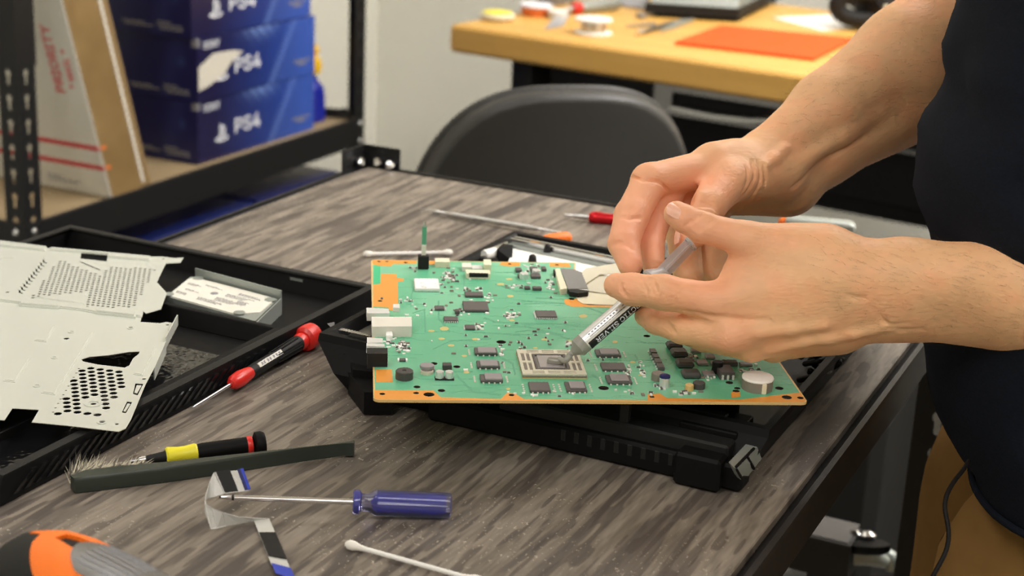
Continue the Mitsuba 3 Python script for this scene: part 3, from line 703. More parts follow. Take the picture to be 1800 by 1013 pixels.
k = thing('hard_drive', 'silver hard drive with a white printed label in its caddy inside the console cover', 'hard drive')
hz = .9165
hA, hB, hC, hD = [at(x, y, hz) for x, y in zoomed([(820, 505), (945, 405), (1480, 520), (1262, 627)], 0, 340, 2.8125)]
def hd(a, b, z=0.0):
    return hA + (hD - hA) * a + (hB - hA) * b + UP * z
add(k + '__body', hull([hd(a, b, z) for a, b in ((0.0, 0.02), (.02, 0), (.98, 0), (1, .02), (1, .98), (.98, 1), (.02, 1), (0, .98)) for z in (-.0095, -.0008)]), 'grey_metal', False)
lab = [(.02, .03), (.78, .03), (.80, .30), (.97, .32), (.98, .85), (.93, .97), (.70, .90), (.35, .97), (.05, .95), (.015, .8)]
lm = hull([hd(a, b, z) for a, b in lab for z in (-.0008, .0)])
add(k + '__label', lm, 'offwhite', False, 'white paper label with fine print')
add(k + '__screw', lathe([(.0032, 0), (.0032, .6), (.002, 1)], hd(.40, .55, -.0002), hd(.40, .55, .0005), 14), 'print_grey', 30)
for a, b in ((.10, .955), (.95, .86), (.80, .10), (.012, .06)):
    add(k + '__corner_screw', lathe([(.0045, 0), (.0045, .7), (.003, 1)], hd(a, b, -.0002), hd(a, b, .0008), 14), 'grey_metal', 30)
pr = []
for a0, b0, la, n in ((.06, .62, .16, 3), (.10, .40, .14, 2), (.24, .74, .22, 2), (.30, .16, .28, 4), (.46, .30, .30, 5), (.52, .55, .30, 4), (.62, .72, .26, 3), (.05, .20, .14, 3), (.68, .40, .12, 4)):
    for j in range(n):
        b = b0 + j * .032
        w = la * (.6 + .4 * rng.random()); x = a0
        while x < a0 + w:
            dx = .012 + .03 * rng.random()
            pr.append(hull([hd(x + s, b + t, z) for s in (0, dx) for t in (0, .016) for z in (.00005, .0002)])); x += dx + .008
add(k + '__fine_print', join(pr), 'print_grey', False)
cu = (hD - hA) / np.linalg.norm(hD - hA); cv_ = (hB - hA) / np.linalg.norm(hB - hA)
e0, e1 = hd(.04, 1.06), hd(1.03, 1.06); e2, e3 = hd(1.03, -.02), hd(.0, -.02)
def upright(p, q, z0, z1, t): 
    n = np.cross(q - p, UP); n /= np.linalg.norm(n)
    return hull([x + UP * z + n * s for x in (p, q) for z in (z0, z1) for s in (0, t)])
add(k + '__caddy', join([upright(e0, e1, -.0135, .006, .001), upright(e1, e2, -.0135, -.0005, .001), hull([x + UP * z for x in (e0, e1, hd(1.03, .98), hd(.04, .98)) for z in (-.004, -.003)])]), 'grey_metal', False, 'bent grey sheet-metal caddy')

# ------------------------------------------------------------------ perforated shield plate
k = thing('shield_plate', 'pale perforated sheet-metal shield plate lying on the upturned cover', 'metal plate')
PZ = .9215
Z8 = lambda pts: zoomed(pts, 0, 410, 2.738)
outline = Z8([(-330, 5), (-330, 5), (0, 38), (222, 66), (228, 76), (255, 74), (370, 88), (560, 100), (730, 117), (785, 117), (840, 124), (884, 121), (868, 146), (800, 149), (789, 168), (755, 240), (803, 292), (775, 370), (702, 391), (688, 378), (676, 432), (770, 438), (800, 432), (842, 438), (810, 470), (800, 525), (742, 655), (700, 735), (630, 903), (605, 945), (570, 960), (330, 932), (153, 915), (188, 855), (60, 848), (22, 905), (-640, 868)])
plate = flat(outline, PZ)
holes = []
def hole(x, y, rx):                      # zoom units -> round hole on the plate
    c, e = at(*Z8([(x, y)])[0], PZ), at(*Z8([(x + rx, y)])[0], PZ)
    holes.append(disc(c[:2], np.linalg.norm(e - c), 10))
def inside(poly, x, y): return Polygon(poly).contains(Point(x, y))
r1 = [(282, 128), (430, 188), (483, 208), (530, 160), (748, 180), (640, 366), (415, 358), (425, 286), (150, 316)]
g0 = at(*Z8([(290, 140)])[0], PZ); gu = at(*Z8([(730, 190)])[0], PZ) - g0; gu /= np.linalg.norm(gu); gv = np.array([-gu[1], gu[0], 0])
def unz(p):
    q = proj(p)[0]; return q[0] * 2.738, (q[1] - 410) * 2.738
nh = 0
for j in range(-40, 10):
    for i in range(-25, 45):
        p = g0 + gu * (i + .5 * (j % 2)) * .0041 + gv * j * .0050
        x, y = unz(p)
        if inside(r1, x, y): holes.append(disc(p[:2], .00150, 6)); nh += 1
r2 = [(440, 652), (560, 660), (622, 698), (500, 885), (270, 875), (385, 655)]
gu2, gv2 = gu, gv
for j in range(-60, 20):
    for i in range(-30, 50):
        p = g0 + gu2 * (i + .5 * (j % 2)) * .0068 + gv2 * j * .0060
        x, y = unz(p)
        if inside(r2, x, y) and ((x - 450) / 58) ** 2 + ((y - 827) / 34) ** 2 > 1: holes.append(disc(p[:2], .0026, 8))
for x, y in [(380 - i * 12.5, 657 + i * 21) for i in range(11)]: hole(x, y, 6)
for x, y, r in ((320, 512, 14), (630, 463, 9), (492, 917, 18), (563, 924, 10), (693, 707, 10), (84, 70, 9), (196, 81, 8), (36, 288, 9), (806, 446, 9), (786, 127, 8), (450, 827, 14)): hole(x, y, r)
for i in range(11):
    x, y = 212 - i * 11.5, 138 + i * 14.6
    holes.append(flat(Z8([(x - 12, y - 10), (x + 2, y - 4), (x + 2, y + 5), (x + 16, y + 9), (x + 10, y + 13), (x - 6, y + 6), (x - 6, y - 3)]), PZ))
holes.append(flat(Z8([(390, 100), (518, 110), (514, 140), (388, 126)]), PZ))
holes.append(flat(Z8([(376, 140), (390, 141), (488, 182), (478, 183)]), PZ))
holes.append(flat(Z8([(392, 612), (430, 600), (520, 592), (620, 576), (672, 574), (668, 586), (640, 608), (622, 642), (600, 652), (470, 637), (400, 622)]), PZ).buffer(.0006).buffer(-.0006))
holes.append(flat(Z8([(652, 728), (690, 730), (662, 786), (640, 778)]), PZ).difference(flat(Z8([(658, 736), (682, 738), (660, 776), (646, 772)]), PZ)))
holes.append(flat(Z8([(612, 815), (636, 818), (606, 872), (586, 868)]), PZ).difference(flat(Z8([(614, 824), (628, 826), (604, 864), (594, 862)]), PZ)))
add(k + '__plate', prism(plate.difference(unary_union(holes)), PZ + .0003, PZ + .0007), 'plate', False)
def emboss(pts, h=.0009, s=.0012):
    p = flat(Z8(pts), PZ); a = prism(p, PZ + .0006, PZ + .0007 + h * .5); b = prism(p.buffer(-s), PZ + .0006, PZ + .0007 + h)
    return add(k + '__embossing', join([a, b]), 'plate', False)
emboss([(210, 446), (268, 452), (224, 530), (164, 524)]); emboss([(98, 600), (150, 606), (74, 726), (14, 718)])
emboss([(396, 474), (456, 482), (266, 786), (198, 776)]); emboss([(706, 556), (752, 560), (690, 694), (640, 686)])
emboss([(-400, 288), (-395, 272), (400, 352), (420, 366), (452, 362), (690, 386), (684, 412), (460, 392), (395, 380)], .0016)
emboss([(95, 345), (290, 358), (285, 372), (92, 358)], .0026); emboss([(462, 378), (660, 398), (652, 416), (458, 394)], .0028)
emboss([(242, 76), (728, 120), (724, 140), (520, 124), (516, 112), (388, 100), (240, 90)], .0016)
emboss([(-330, 18), (222, 76), (218, 92), (-330, 36)], .0016); emboss([(160, 314), (420, 290), (408, 350)], .0007); emboss([(-60, 120), (75, 116), (70, 126), (-60, 134)], .0008)
for x, y, r in ((345, 482, 17), (262, 606, 17), (178, 742, 20), (630, 463, 19), (450, 827, 46), (492, 917, 26)):
    c, e = at(*Z8([(x, y)])[0], PZ), at(*Z8([(x + r, y)])[0], PZ); rr = np.linalg.norm(e - c)
    add(k + '__boss', prism(disc(c[:2], rr, 20).difference(disc(c[:2], rr * .55, 16)), PZ + .0005, PZ + .0014), 'plate', 30)
fl = [at(*q, PZ) for q in Z8([(857, 418), (800, 527), (744, 655)])]
add(k + '__flange', join([upright(fl[0], fl[1], -.004, .004, .0008), upright(fl[1], fl[2], -.008, .001, .0008)]), 'plate', False)

# ------------------------------------------------------------------ hand tools on the bench
def px_tool(name, label, cat, a, b, za, zb=None, group=None):
    zb = za if zb is None else zb
    A, B = at(a[0], a[1], za), at(b[0], b[1], zb)
    return thing(name, label, cat, group), (lambda t: A + (B - A) * t)
k, L = px_tool('red_screwdriver', 'black precision screwdriver with red cap and red collar beside the upturned cover', 'screwdriver', (338, 717), (546, 590), TZ + .0068, TZ + .0098)
add(k + '__shaft', lathe([(.0004, 0), (.0012, .05), (.0013, 1)], L(0), L(.36), 12), 'chrome', 30)
add(k + '__collar', lathe([(.0030, 0), (.0052, .15), (.0058, .5), (.0050, .8), (.0042, 1)], L(.30), L(.46), 20), 'red', 30, 'red collar')
add(k + '__handle', lathe([(.0042, 0), (.0048, .1), (.0046, .5), (.0055, .9), (.0060, 1)], L(.45), L(.90), 20), 'soft_black', 30, 'black grip')
for i in range(10):
    a = i * 2 * np.pi / 10
    q = np.cross(L(1) - L(0), UP); q /= np.linalg.norm(q); w = np.cross(q, L(1) - L(0)); w /= np.linalg.norm(w)
    o = (q * math.cos(a) + w * math.sin(a))
    add(k + '__grip_rib', tube([L(.66) + o * .0050, L(.86) + o * .0058], .0006, 6), 'black_plastic', True)
add(k + '__neck', lathe([(.0058, 0), (.0066, .5), (.0058, 1)], L(.88), L(.93), 20), 'red', 30)
add(k + '__cap', lathe([(.0070, 0), (.0094, .12), (.0097, .5), (.0092, .85), (.0060, 1)], L(.925), L(1.03), 24), 'red', 30, 'red swivel cap')
ax_ = (L(1) - L(0)) / np.linalg.norm(L(1) - L(0)); nu = -VIEW[2] - ax_ * (-VIEW[2] @ ax_); nu /= np.linalg.norm(nu); side = np.cross(nu, ax_)
sd2 = side if side[2] > 0 else -side
add(k + '__label_strip', hull([L(t) + nu * (.0049 + h) + sd2 * w for t in (.50, .70) for w in (-.0012, .0024) for h in (-.001, .0004)]), 'offwhite', False, 'white printed strip')
add(k + '__fine_print', join([hull([L(t) + nu * (.0053 + h) + sd2 * w for t in (t0, t0 + .012) for w in (-.0006, .0016) for h in (0, .0002)]) for t0 in (.52, .54, .57, .59, .62, .645, .67)]), 'print_grey', False)

k, L = px_tool('yellow_screwdriver', 'black precision screwdriver with a yellow grip and red ring behind the brush', 'screwdriver', (226, 812), (464, 779), TZ + .0045, TZ + .0075)
add(k + '__shaft', lathe([(.0006, 0), (.0011, .06), (.0011, 1)], L(0), L(.14), 12), 'dark_steel', 30)
add(k + '__ferrule', lathe([(.0012, 0), (.0021, .2), (.0023, 1)], L(.06), L(.14), 14), 'chrome', 30)
add(k + '__nose', lathe([(.0022, 0), (.0034, .8), (.0045, 1)], L(.12), L(.29), 20), 'soft_black', 30)
add(k + '__grip', lathe([(.0050, 0), (.0058, .06), (.0050, .4), (.0050, .6), (.0058, .94), (.0052, 1)], L(.27), L(.50), 22), 'yellow', 30, 'yellow waisted grip')
add(k + '__barrel', lathe([(.0050, 0), (.0054, .1), (.0053, 1)], L(.50), L(.89), 22), 'black_plastic', 30)
add(k + '__ring', lathe([(.0054, 0), (.0057, .3), (.0057, .7), (.0054, 1)], L(.87), L(.91), 22), 'red', 30, 'red ring')
add(k + '__cap', lathe([(.0048, 0), (.0076, .2), (.0078, .7), (.0068, 1)], L(.92), L(1.005), 22), 'black_plastic', 30)

k = thing('cleaning_brush', 'dark green brush with pale worn bristles lying in front of the yellow screwdriver', 'brush')
Z6 = lambda pts: zoomed(pts, 0, 680, 2.8125)
top = Z6([(345, 440), (420, 408), (600, 388), (800, 371), (1050, 345), (1300, 320), (1500, 300), (1700, 284), (1748, 286)])
bot = Z6([(372, 528), (440, 520), (600, 500), (800, 476), (1050, 440), (1300, 400), (1500, 370), (1700, 342), (1752, 330)])
rg = []
for (a, b) in zip(top, bot):
    pa, pb = at(a[0], a[1], TZ + .0095), at(b[0], b[1], TZ + .0004)
    ht = .0095
    back = (pa - pb); back[2] = 0
    pc = pb + back * .85
    q = [pb, pb + UP * ht * .8, pb + back * .15 + UP * ht, pc + UP * ht, pc + UP * ht * .1 + back * .1]
    rg.append(q)
add(k + '__handle', loft(rg), 'brush_green', 30, 'dark green handle')
br, bd = [], []
tl = top[:4]
for i in range(420):
    s = rng.random() * 1.0
    f = s * 2.6; i0 = min(int(f), 2); a = np.array(tl[i0]) + (np.array(tl[i0 + 1]) - np.array(tl[i0])) * (f - i0)
    p = at(a[0], a[1], TZ + .0085) - UP * rng.random() * .006
    worn = .010 * (1 - s) + .0055
    d = V * (.6 + .3 * rng.random()) + U * (rng.normal(0, .28) - .25 * (1 - s)) + UP * rng.normal(.12, .25)
    d /= np.linalg.norm(d)
    l = 1.25 * worn * (.6 + .5 * rng.random()); e = p + d * l; e[2] = max(e[2], TZ + .0006)
    w = np.cross(d, UP); w /= np.linalg.norm(w)
    (br if rng.random() < .62 else bd).append(trimesh.Trimesh([p + w * .0004, p - w * .0004, p + UP * .0005, e], [[0, 1, 3], [1, 2, 3], [2, 0, 3], [0, 2, 1]], process=False))
add(k + '__bristles', join(br), 'bristle', False, 'pale frayed bristles', kind='stuff')
add(k + '__bristles', join(bd), 'dark_bristle', False, 'dark bristles', kind='stuff')

k = thing('ribbon_cable', 'folded white ribbon cable with black pads and blue ends at the front of the bench', 'ribbon cable')
def rb(x0, y0, z0, x1, y1, z1):
    (a, b) = Z6([(x0, y0), (x1, y1)]); return at(a[0], a[1], TZ + z0), at(b[0], b[1], TZ + z1)
segA = [rb(1190, 413, .023, 1228, 516, .0135), rb(1062, 424, .0235, 1108, 530, .0142)]
bend = [rb(1062, 424, .0235, 1108, 530, .0142), rb(1055, 428, .0228, 1062, 545, .0125), rb(1036, 470, .0195, 1014, 556, .0110), rb(1014, 540, .0150, 1012, 620, .0062), rb(1012, 580, .0120, 1042, 706, .0006), rb(1050, 600, .0116, 1070, 703, .0006), rb(1100, 622, .0100, 1120, 690, .0006), rb(1180, 645, .0055, 1190, 678, .0006), rb(1332, 654, .0024, 1256, 664, .0016)]
segB = [rb(1332, 654, .0024, 1256, 664, .0016), rb(1438, 905, .0022, 1342, 880, .0014)]
add(k + '__ribbon', join([strip(segA, .00035), strip(bend, .00035), strip(segB, .00035)]), 'flex_white', False)
def on_strip(s, a, b, up=.0006, lo=0.0, hi=1.0):
    P = [np.array(x) for x in s]
    q = [P[0] + (P[1] - P[0]) * t for t in (a, b)]
    q = [np.array([r[0] + (r[1] - r[0]) * lo, r[0] + (r[1] - r[0]) * hi]) + UP * up for r in q]
    return hull([p + UP * z for r in q for p in r for z in (0, .0003)])
add(k + '__black_pad', on_strip(segA, .42, .96), 'soft_black', False, 'black pad')
add(k + '__black_pad', on_strip(segB, .30, .82), 'soft_black', False, 'black pad')
add(k + '__contact_strip', on_strip(segA, -.02, .14), 'dark_blue', False)
for s, a, b in ((segA, -.36, .02), (segB, 1.0, 1.22)):
    add(k + '__blue_end', on_strip(s, a if a > 0 else -.10, b, .0008), 'tab_blue', False, 'blue stiffened end')

k, L = px_tool('blue_screwdriver', 'screwdriver with a clear blue handle lying with its tip on the ribbon cable', 'screwdriver', (386, 874), (793, 889), TZ + .0130, TZ + .0078)
add(k + '__shaft', lathe([(.0004, 0), (.0010, .03), (.0017, .10), (.0017, 1)], L(0), L(.60), 14), 'chrome', 30)
add(k + '__tip', lathe([(.00045, 0), (.0011, .5), (.00178, 1)], L(-.002), L(.062), 14), 'soft_black', 30, 'dark tip')
add(k + '__collar', lathe([(.0062, 0), (.0072, .1), (.0072, .55), (.0052, .7), (.0050, 1)], L(.572), L(.625), 24), 'blue_clear', 30, 'clear neck')
add(k + '__collar_core', lathe([(.0046, 0), (.0046, 1)], L(.575), L(.60), 20), 'blue', 30)
hz_ = []
M = basis(L(.0), L(1) - L(0), UP)
for t, r in ((.615, .0050), (.645, .0055), (.665, .0072), (.68, .0075), (.98, .0075), (.995, .0070), (1.0, .0058)):
    ring = []
    for a in np.arange(36) * 2 * np.pi / 36:
        rr = r * (1 - .05 * (1 + math.cos(6 * a)) * (1 if .66 < t < .99 else .2))
        ring.append(L(t) + M[:3, 0] * rr * math.cos(a) + M[:3, 1] * rr * math.sin(a))
    hz_.append(ring)
add(k + '__handle', loft(hz_), 'blue_clear', 30, 'clear fluted handle')
add(k + '__core', lathe([(.0010, 0), (.0043, .08), (.0043, .94), (.0034, 1)], L(.655), L(.975), 20), 'blue', 30, 'dark blue core')

def swab(label, a, b, z, r=.00125, tr=.0024):
    k, L = px_tool('cotton_swab', label, 'cotton swab', a, b, z)
    ln = np.linalg.norm(L(1) - L(0)); e = .013 / ln
    add(k + '__stick', lathe([(r, 0), (r, 1)], L(e * .5), L(1 - e * .5), 12), 'white', 30)
    pr = [(.0006, 0), (.0017, .06), (tr, .2), (tr, .42), (.0019, .7), (r * 1.05, 1)]
    add(k + '__tip', lathe(pr, L(0), L(e), 16), 'cotton', True)
    add(k + '__tip', lathe(pr, L(1), L(1 - e), 16), 'cotton', True)
swab('white cotton swab in the front, pointing out of the frame', (607, 956), (850, 1024), TZ + .0026, .0014, .0029)
swab('white cotton swab lying behind the green circuit board', (638, 447), (796, 444), TZ + .0028, .0017, .0030)

k, L = px_tool('steel_pick', 'double-ended steel pick lying at the back of the bench', 'pick', (734, 367), (1009, 413), TZ + .0026, TZ + .0060)
add(k + '__handle', lathe([(.0012, 0), (.0022, .04), (.0026, .1), (.0026, .92), (.0020, 1)], L(.185), L(.78), 16), 'steel', 30)
add(k + '__tip', lathe([(.0002, 0), (.0005, .28), (.0015, .36), (.0011, .45), (.0016, .52), (.0020, .7), (.0014, 1)], L(0), L(.20), 12), 'chrome', 30)
add(k + '__tip', lathe([(.0016, 0), (.0010, .6), (.0004, .9), (.0002, 1)], L(.77), L(1.0), 12), 'chrome', 30)
k, L = px_tool('orange_plug', 'small orange foam plug under the end of the steel pick', 'earplug', (946, 423), (1003, 418), TZ + .0062)
add(k, lathe([(.0008, 0), (.0030, .08), (.0048, .25), (.0057, .5), (.0060, .75), (.0056, .92), (.0030, 1)], L(0), L(1), 24), 'orange', 30)
k, L = px_tool('red_pin_tool', 'pin vise with a bright red metal grip lying behind the hands', 'pin vise', (990, 377), (1130, 391), TZ + .0050)
add(k + '__needle', lathe([(.0003, 0), (.0010, .1), (.0012, .5), (.0016, 1)], L(0), L(.20), 12), 'chrome', 30)
add(k + '__chuck', lathe([(.0020, 0), (.0027, .3), (.0027, 1)], L(.14), L(.35), 16), 'steel', 30)
add(k + '__grip', lathe([(.0042, 0), (.0058, .06), (.0062, .14), (.0054, .30), (.0054, .55), (.0062, .7), (.0058, 1)], L(.33), L(1.0), 24), 'red_metal', 30, 'shiny red grip')
k, L = px_tool('dark_handle_tool', 'dark grey handled tool with an orange tip behind the right hand', 'tool', (1368, 390), (1504, 404), TZ + .0085)
add(k + '__tip', lathe([(.002, 0), (.005, .4), (.006, 1)], L(0), L(.10), 16), 'orange', 30, 'orange tip')
rg = []
for t, w, h in ((.10, .007, .006), (.2, .010, .0075), (.9, .011, .008), (.97, .009, .0065), (1.0, .006, .004)):
    q = np.cross(L(1) - L(0), UP); q /= np.linalg.norm(q)
    rg.append([L(t) + q * w * np.sign(math.cos(a)) * abs(math.cos(a)) ** .6 + UP * h * np.sign(math.sin(a)) * abs(math.sin(a)) ** .6 for a in np.arange(20) * np.pi / 10])
add(k + '__handle', loft(rg), 'grey_metal', 30)

# orange and black power screwdriver in the near corner
k, L = px_tool('power_screwdriver', 'orange and black cordless power screwdriver in the near left corner', 'power tool', (18, 985), (420, 1205), TZ + .0285)
prof = [(.006, 0), (.013, .02), (.019, .07), (.0235, .16), (.026, .28), (.0265, .5), (.025, .75), (.022, 1)]
add(k + '__body', lathe(prof, L(0), L(1), 40), 'soft_black', 30, 'black rubber body')
add(k + '__bit', lathe([(.0012, 0), (.0012, .5), (.003, .6), (.003, 1)], L(-.14), L(.01), 12), 'dark_steel', 30)
ax_ = (L(1) - L(0)); ln = np.linalg.norm(ax_); ax_ /= ln
sx = np.cross(ax_, UP); sx /= np.linalg.norm(sx); sy = np.cross(sx, ax_)
def shell(t0, t1, a0, a1, dr, th, skip=None, taper=0.0):
    nt, nn = 36, 36
    pr = np.array(prof); V_, F_ = [], []
    tt, aa = np.linspace(t0, t1, nt), np.linspace(0, 1, nn)
    for lay in (0, 1):
        for t in tt:
            r = np.interp(t, pr[:, 1], pr[:, 0]) + dr + lay * th
            f = min(1, math.sqrt(max(0, (t - t0) / (taper + 1e-9)))) if taper else 1
            mid, half = math.radians((a0 + a1) / 2), math.radians((a1 - a0) / 2) * max(f, .05)
            for a in aa:
                w = mid + half * (2 * a - 1)
                V_.append(L(0) + ax_ * t * ln + (sx * math.cos(w) + sy * math.sin(w)) * r)
    id_ = lambda l, i, j: l * nt * nn + i * nn + j
    on = np.ones((nt - 1, nn - 1), bool)
    for i in range(nt - 1):
        for j in range(nn - 1):
            if skip and skip(tt[i], aa[j]): on[i, j] = False
    for i in range(nt - 1):
        for j in range(nn - 1):
            if not on[i, j]: continue
            F_ += [[id_(1, i, j), id_(1, i + 1, j), id_(1, i + 1, j + 1)], [id_(1, i, j), id_(1, i + 1, j + 1), id_(1, i, j + 1)]]
            for (di, dj, p, q) in ((-1, 0, (i, j), (i, j + 1)), (1, 0, (i + 1, j + 1), (i + 1, j)), (0, -1, (i + 1, j), (i, j)), (0, 1, (i, j + 1), (i + 1, j + 1))):
                x, y = i + di, j + dj
                if not (0 <= x < nt - 1 and 0 <= y < nn - 1) or not on[x, y]:
                    F_ += [[id_(0, *p), id_(1, *p), id_(1, *q)], [id_(0, *p), id_(1, *q), id_(0, *q)]]
    return trimesh.Trimesh(V_, F_, process=False)
add(k + '__shell', shell(.17, .98, 35, 150, -.001, .0032, lambda t, a: .235 < t < .33 and .42 < a < .62, .16), 'orange', 40, 'orange shell')
add(k + '__vent_plate', shell(.33, .8, 62, 122, .0018, .0012, None, .10), 'dark_steel', 40, 'grey vent plate')
for i in range(7):
    add(k + '__vent_slot', shell(.39 + .0 * i, .60, 72 + i * 6.5, 74.5 + i * 6.5, .0028, .0006), 'print_grey', False)
add(k + '__mark', shell(.10, .16, 92, 108, .0, .0006), 'orange', 40)

# ------------------------------------------------------------------ open console under the board
k = thing('open_console', 'open black console chassis under the green circuit board', 'console')
def ring4(u0, u1, v0, v1, z): return [W(u0, v0, z), W(u1, v0, z), W(u1, v1, z), W(u0, v1, z)]
KU0, KU1, KV0, KV1 = -.572, -.243, .905, 1.214
outer = [ring4(KU0 + .035, KU1 - .012, KV0 - .018, KV1 - .02, TZ + .001), ring4(KU0 + .022, KU1 - .006, KV0 - .020, KV1 - .012, TZ + .014), ring4(KU0, KU1, KV0 - .006, KV1, TZ + .030), ring4(KU0, KU1, KV0 - .004, KV1, TZ + .035), ring4(KU0 + .005, KU1 - .005, KV0 + .002, KV1 - .006, TZ + .035), ring4(KU0 + .030, KU1 - .012, KV0 + .004, KV1 - .02, TZ + .006)]
add(k + '__tray', loft(outer), 'black_plastic', False)
for (u0, u1, v0, v1, z0, z1) in ((KU0 + .02, KU1 - .03, .905, .912, .904, .936), (KU0 + .06, KU1 - .03, .93, .934, .905, .938), (-.40, -.395, .90, 1.1, .904, .932), (-.300, -.262, .895, .93, .904, .930)):
    add(k + '__rib', room(boxm(u0, u1, v0, v1, z0, z1, .0008)), 'black_plastic', 30)
add(k + '__front_step', room(boxm(-.470, -.250, .874, .892, .9008, .918, .002)), 'black_plastic', 30)
add(k + '__front_step', room(boxm(-.420, -.262, .880, .895, .916, .927, .0015)), 'soft_black', 30)
add(k + '__front_step', room(boxm(-.292, -.262, .866, .890, .9006, .922, .002)), 'black_plastic', 30)
add(k + '__front_post', room(boxm(-.336, -.330, .882, .888, .918, .941, .0008)), 'soft_black', 30)
for i in range(9):
    u = -.372 + i * .0092
    add(k + '__vent_slat', room(boxm(u, u + .0035, .8735, .877, .9085, .9165, .0004)), 'soft_black', 30)
fz = lambda x, y, z: at(x, y, TZ + z)
add(k + '__foot', hull([fz(1281, 813, .0265), fz(1311, 781, .0265), fz(1331, 786, .0265), fz(1292, 824, .0265), fz(1339, 807, .0155), fz(1305, 850, .004), fz(1297, 846, .004)]), 'grey_metal', False, 'grey corner foot')
add(k + '__foot_slot', join([tube([fz(1294, 821, .0272), fz(1325, 789, .0272)], .0010, 6), tube([fz(1313, 803, .0268), fz(1325, 824, .0130)], .0010, 6), tube([fz(1295, 826, .0262), fz(1304, 841, .0120)], .0008, 6)]), 'black_plastic', True)
add(k + '__spring_clip', tube([at(1234, 829, TZ + .006), at(1246, 828, TZ + .008), at(1258, 831, TZ + .005)], .0009, 6), 'chrome', True)
# left end: stepped brackets, comb strip
def lblock(pts, z0, z1, m='black_plastic', nm='side_bracket', lab=None):
    add(k + '__' + nm, prism(flat(pts, TZ + z1), TZ + z0, TZ + z1), m, False, lab)
lblock([(590, 580), (648, 606), (650, 626), (604, 622)], .012, .026)
lblock([(612, 626), (668, 640), (672, 656), (620, 650)], .008, .022)
lblock([(612, 654), (672, 664), (690, 690), (640, 690)], .001, .017)
cs = [at(596, 580, TZ + .032), at(612, 583, TZ + .033), at(632, 588, TZ + .033), at(652, 596, TZ + .033)]
add(k + '__comb_strip', tube(spline(cs, 24), .0012, 6), 'chrome', True, 'bright comb-shaped contact strip')
for i in range(14):
    p = spline(cs, 14)[i]
    add(k + '__comb_tooth', hull([p + U * a + V * b + UP * c for a in (-.0008, .0008) for b in (-.004, .001) for c in (-.003, .0014)]), 'steel', False)
add(k + '__heat_sink', prism(flat([(612, 570), (655, 566), (668, 588), (640, 592)], TZ + .028), TZ + .006, TZ + .028), 'dark_steel', False)
add(k + '__rim_corner', hull([at(575, 569, TZ + .034), at(588, 566, TZ + .035), at(588, 582, TZ + .030), at(580, 572, TZ + .028)]), 'dark_steel', False, 'worn pale rim corner')
# back: white drive, silver rails, black posts
dz = TZ + .036
add(k + '__drive_cover', prism(flat([(903, 432), (1096, 462), (1150, 560), (880, 500)], dz - .002), dz - .016, dz - .002), 'white', False, 'white drive cover')
ra, rb_ = at(907, 417, dz + .003), at(1110, 459, dz + .003)
dv = np.cross(rb_ - ra, UP); dv /= np.linalg.norm(dv)
for o in (0, .0065):
    add(k + '__rail', hull([p + dv * (o + s) + UP * z for p in (ra, rb_) for s in (0, .0035) for z in (-.012, .001)]), 'steel', False, 'silver rail')
add(k + '__rail_bed', hull([p + dv * s + UP * z for p in (ra, rb_) for s in (0.002, .016) for z in (-.014, -.003)]), 'grey_metal', False)
for px, py in ((936, 428), (1052, 449)):
    add(k + '__rail_contact', hull([at(px + a, py + a * .22 + b, dz + .002 + z) for a in (-7, 7) for b in (-1.5, 1.5) for z in (0, .001)]), 'copper', False)
for px, py, r in ((962, 437, .0030), (936, 456, .0036)):
    p = at(px, py, dz + .003)
    add(k + '__rubber_stud', lathe([(r, 0), (r * 1.05, .5), (r * .8, .9), (r * .4, 1)], p - UP * .010, p + UP * .004, 14), 'soft_black', 30)
add(k + '__black_bracket', hull([at(x, y, dz + z) for x, y, z in ((874, 438, .006), (884, 428, .006), (902, 431, .006), (900, 458, -.004), (878, 460, -.004), (872, 450, 0))]), 'black_plastic', False)
add(k + '__black_bracket', hull([at(x, y, dz + z) for x, y, z in ((886, 420, .003), (908, 410, .003), (912, 424, -.002), (892, 430, -.002))]), 'soft_black', False)
p0, p1 = at(851, 449, dz + .001), at(872, 444, dz + .001)
add(k + '__white_roller', lathe([(.0040, 0), (.0046, .1), (.0046, .9), (.0040, 1)], p0, p1, 16), 'white', 30)
add(k + '__metal_arm', hull([at(x, y, dz + z) for x, y in ((862, 436), (892, 424), (893, 428), (866, 440)) for z in (.003, .005)]), 'steel', False)
add(k + '__stud', lathe([(.003, 0), (.003, .7), (.0015, 1)], at(850, 456, dz - .01), at(850, 456, dz + .003), 12), 'soft_black', 30)
k = thing('wire_bundle', 'loop of black wires on the bench right of the circuit board', 'wire')
for i, q in enumerate((((1424, 634), (1446, 622), (1468, 624), (1478, 634), (1462, 642), (1430, 640)), ((1415, 640), (1440, 634), (1456, 628), (1474, 640), (1455, 650), (1425, 652)), ((1408, 628), (1436, 626), (1452, 640), (1440, 660), (1405, 668)))):
    add(k + '__wire', tube(spline([at(x, y, TZ + .010 + .010 * (j % 2) + .003 * i) for j, (x, y) in enumerate(q)], 40), .0022, 7), 'cord', True)

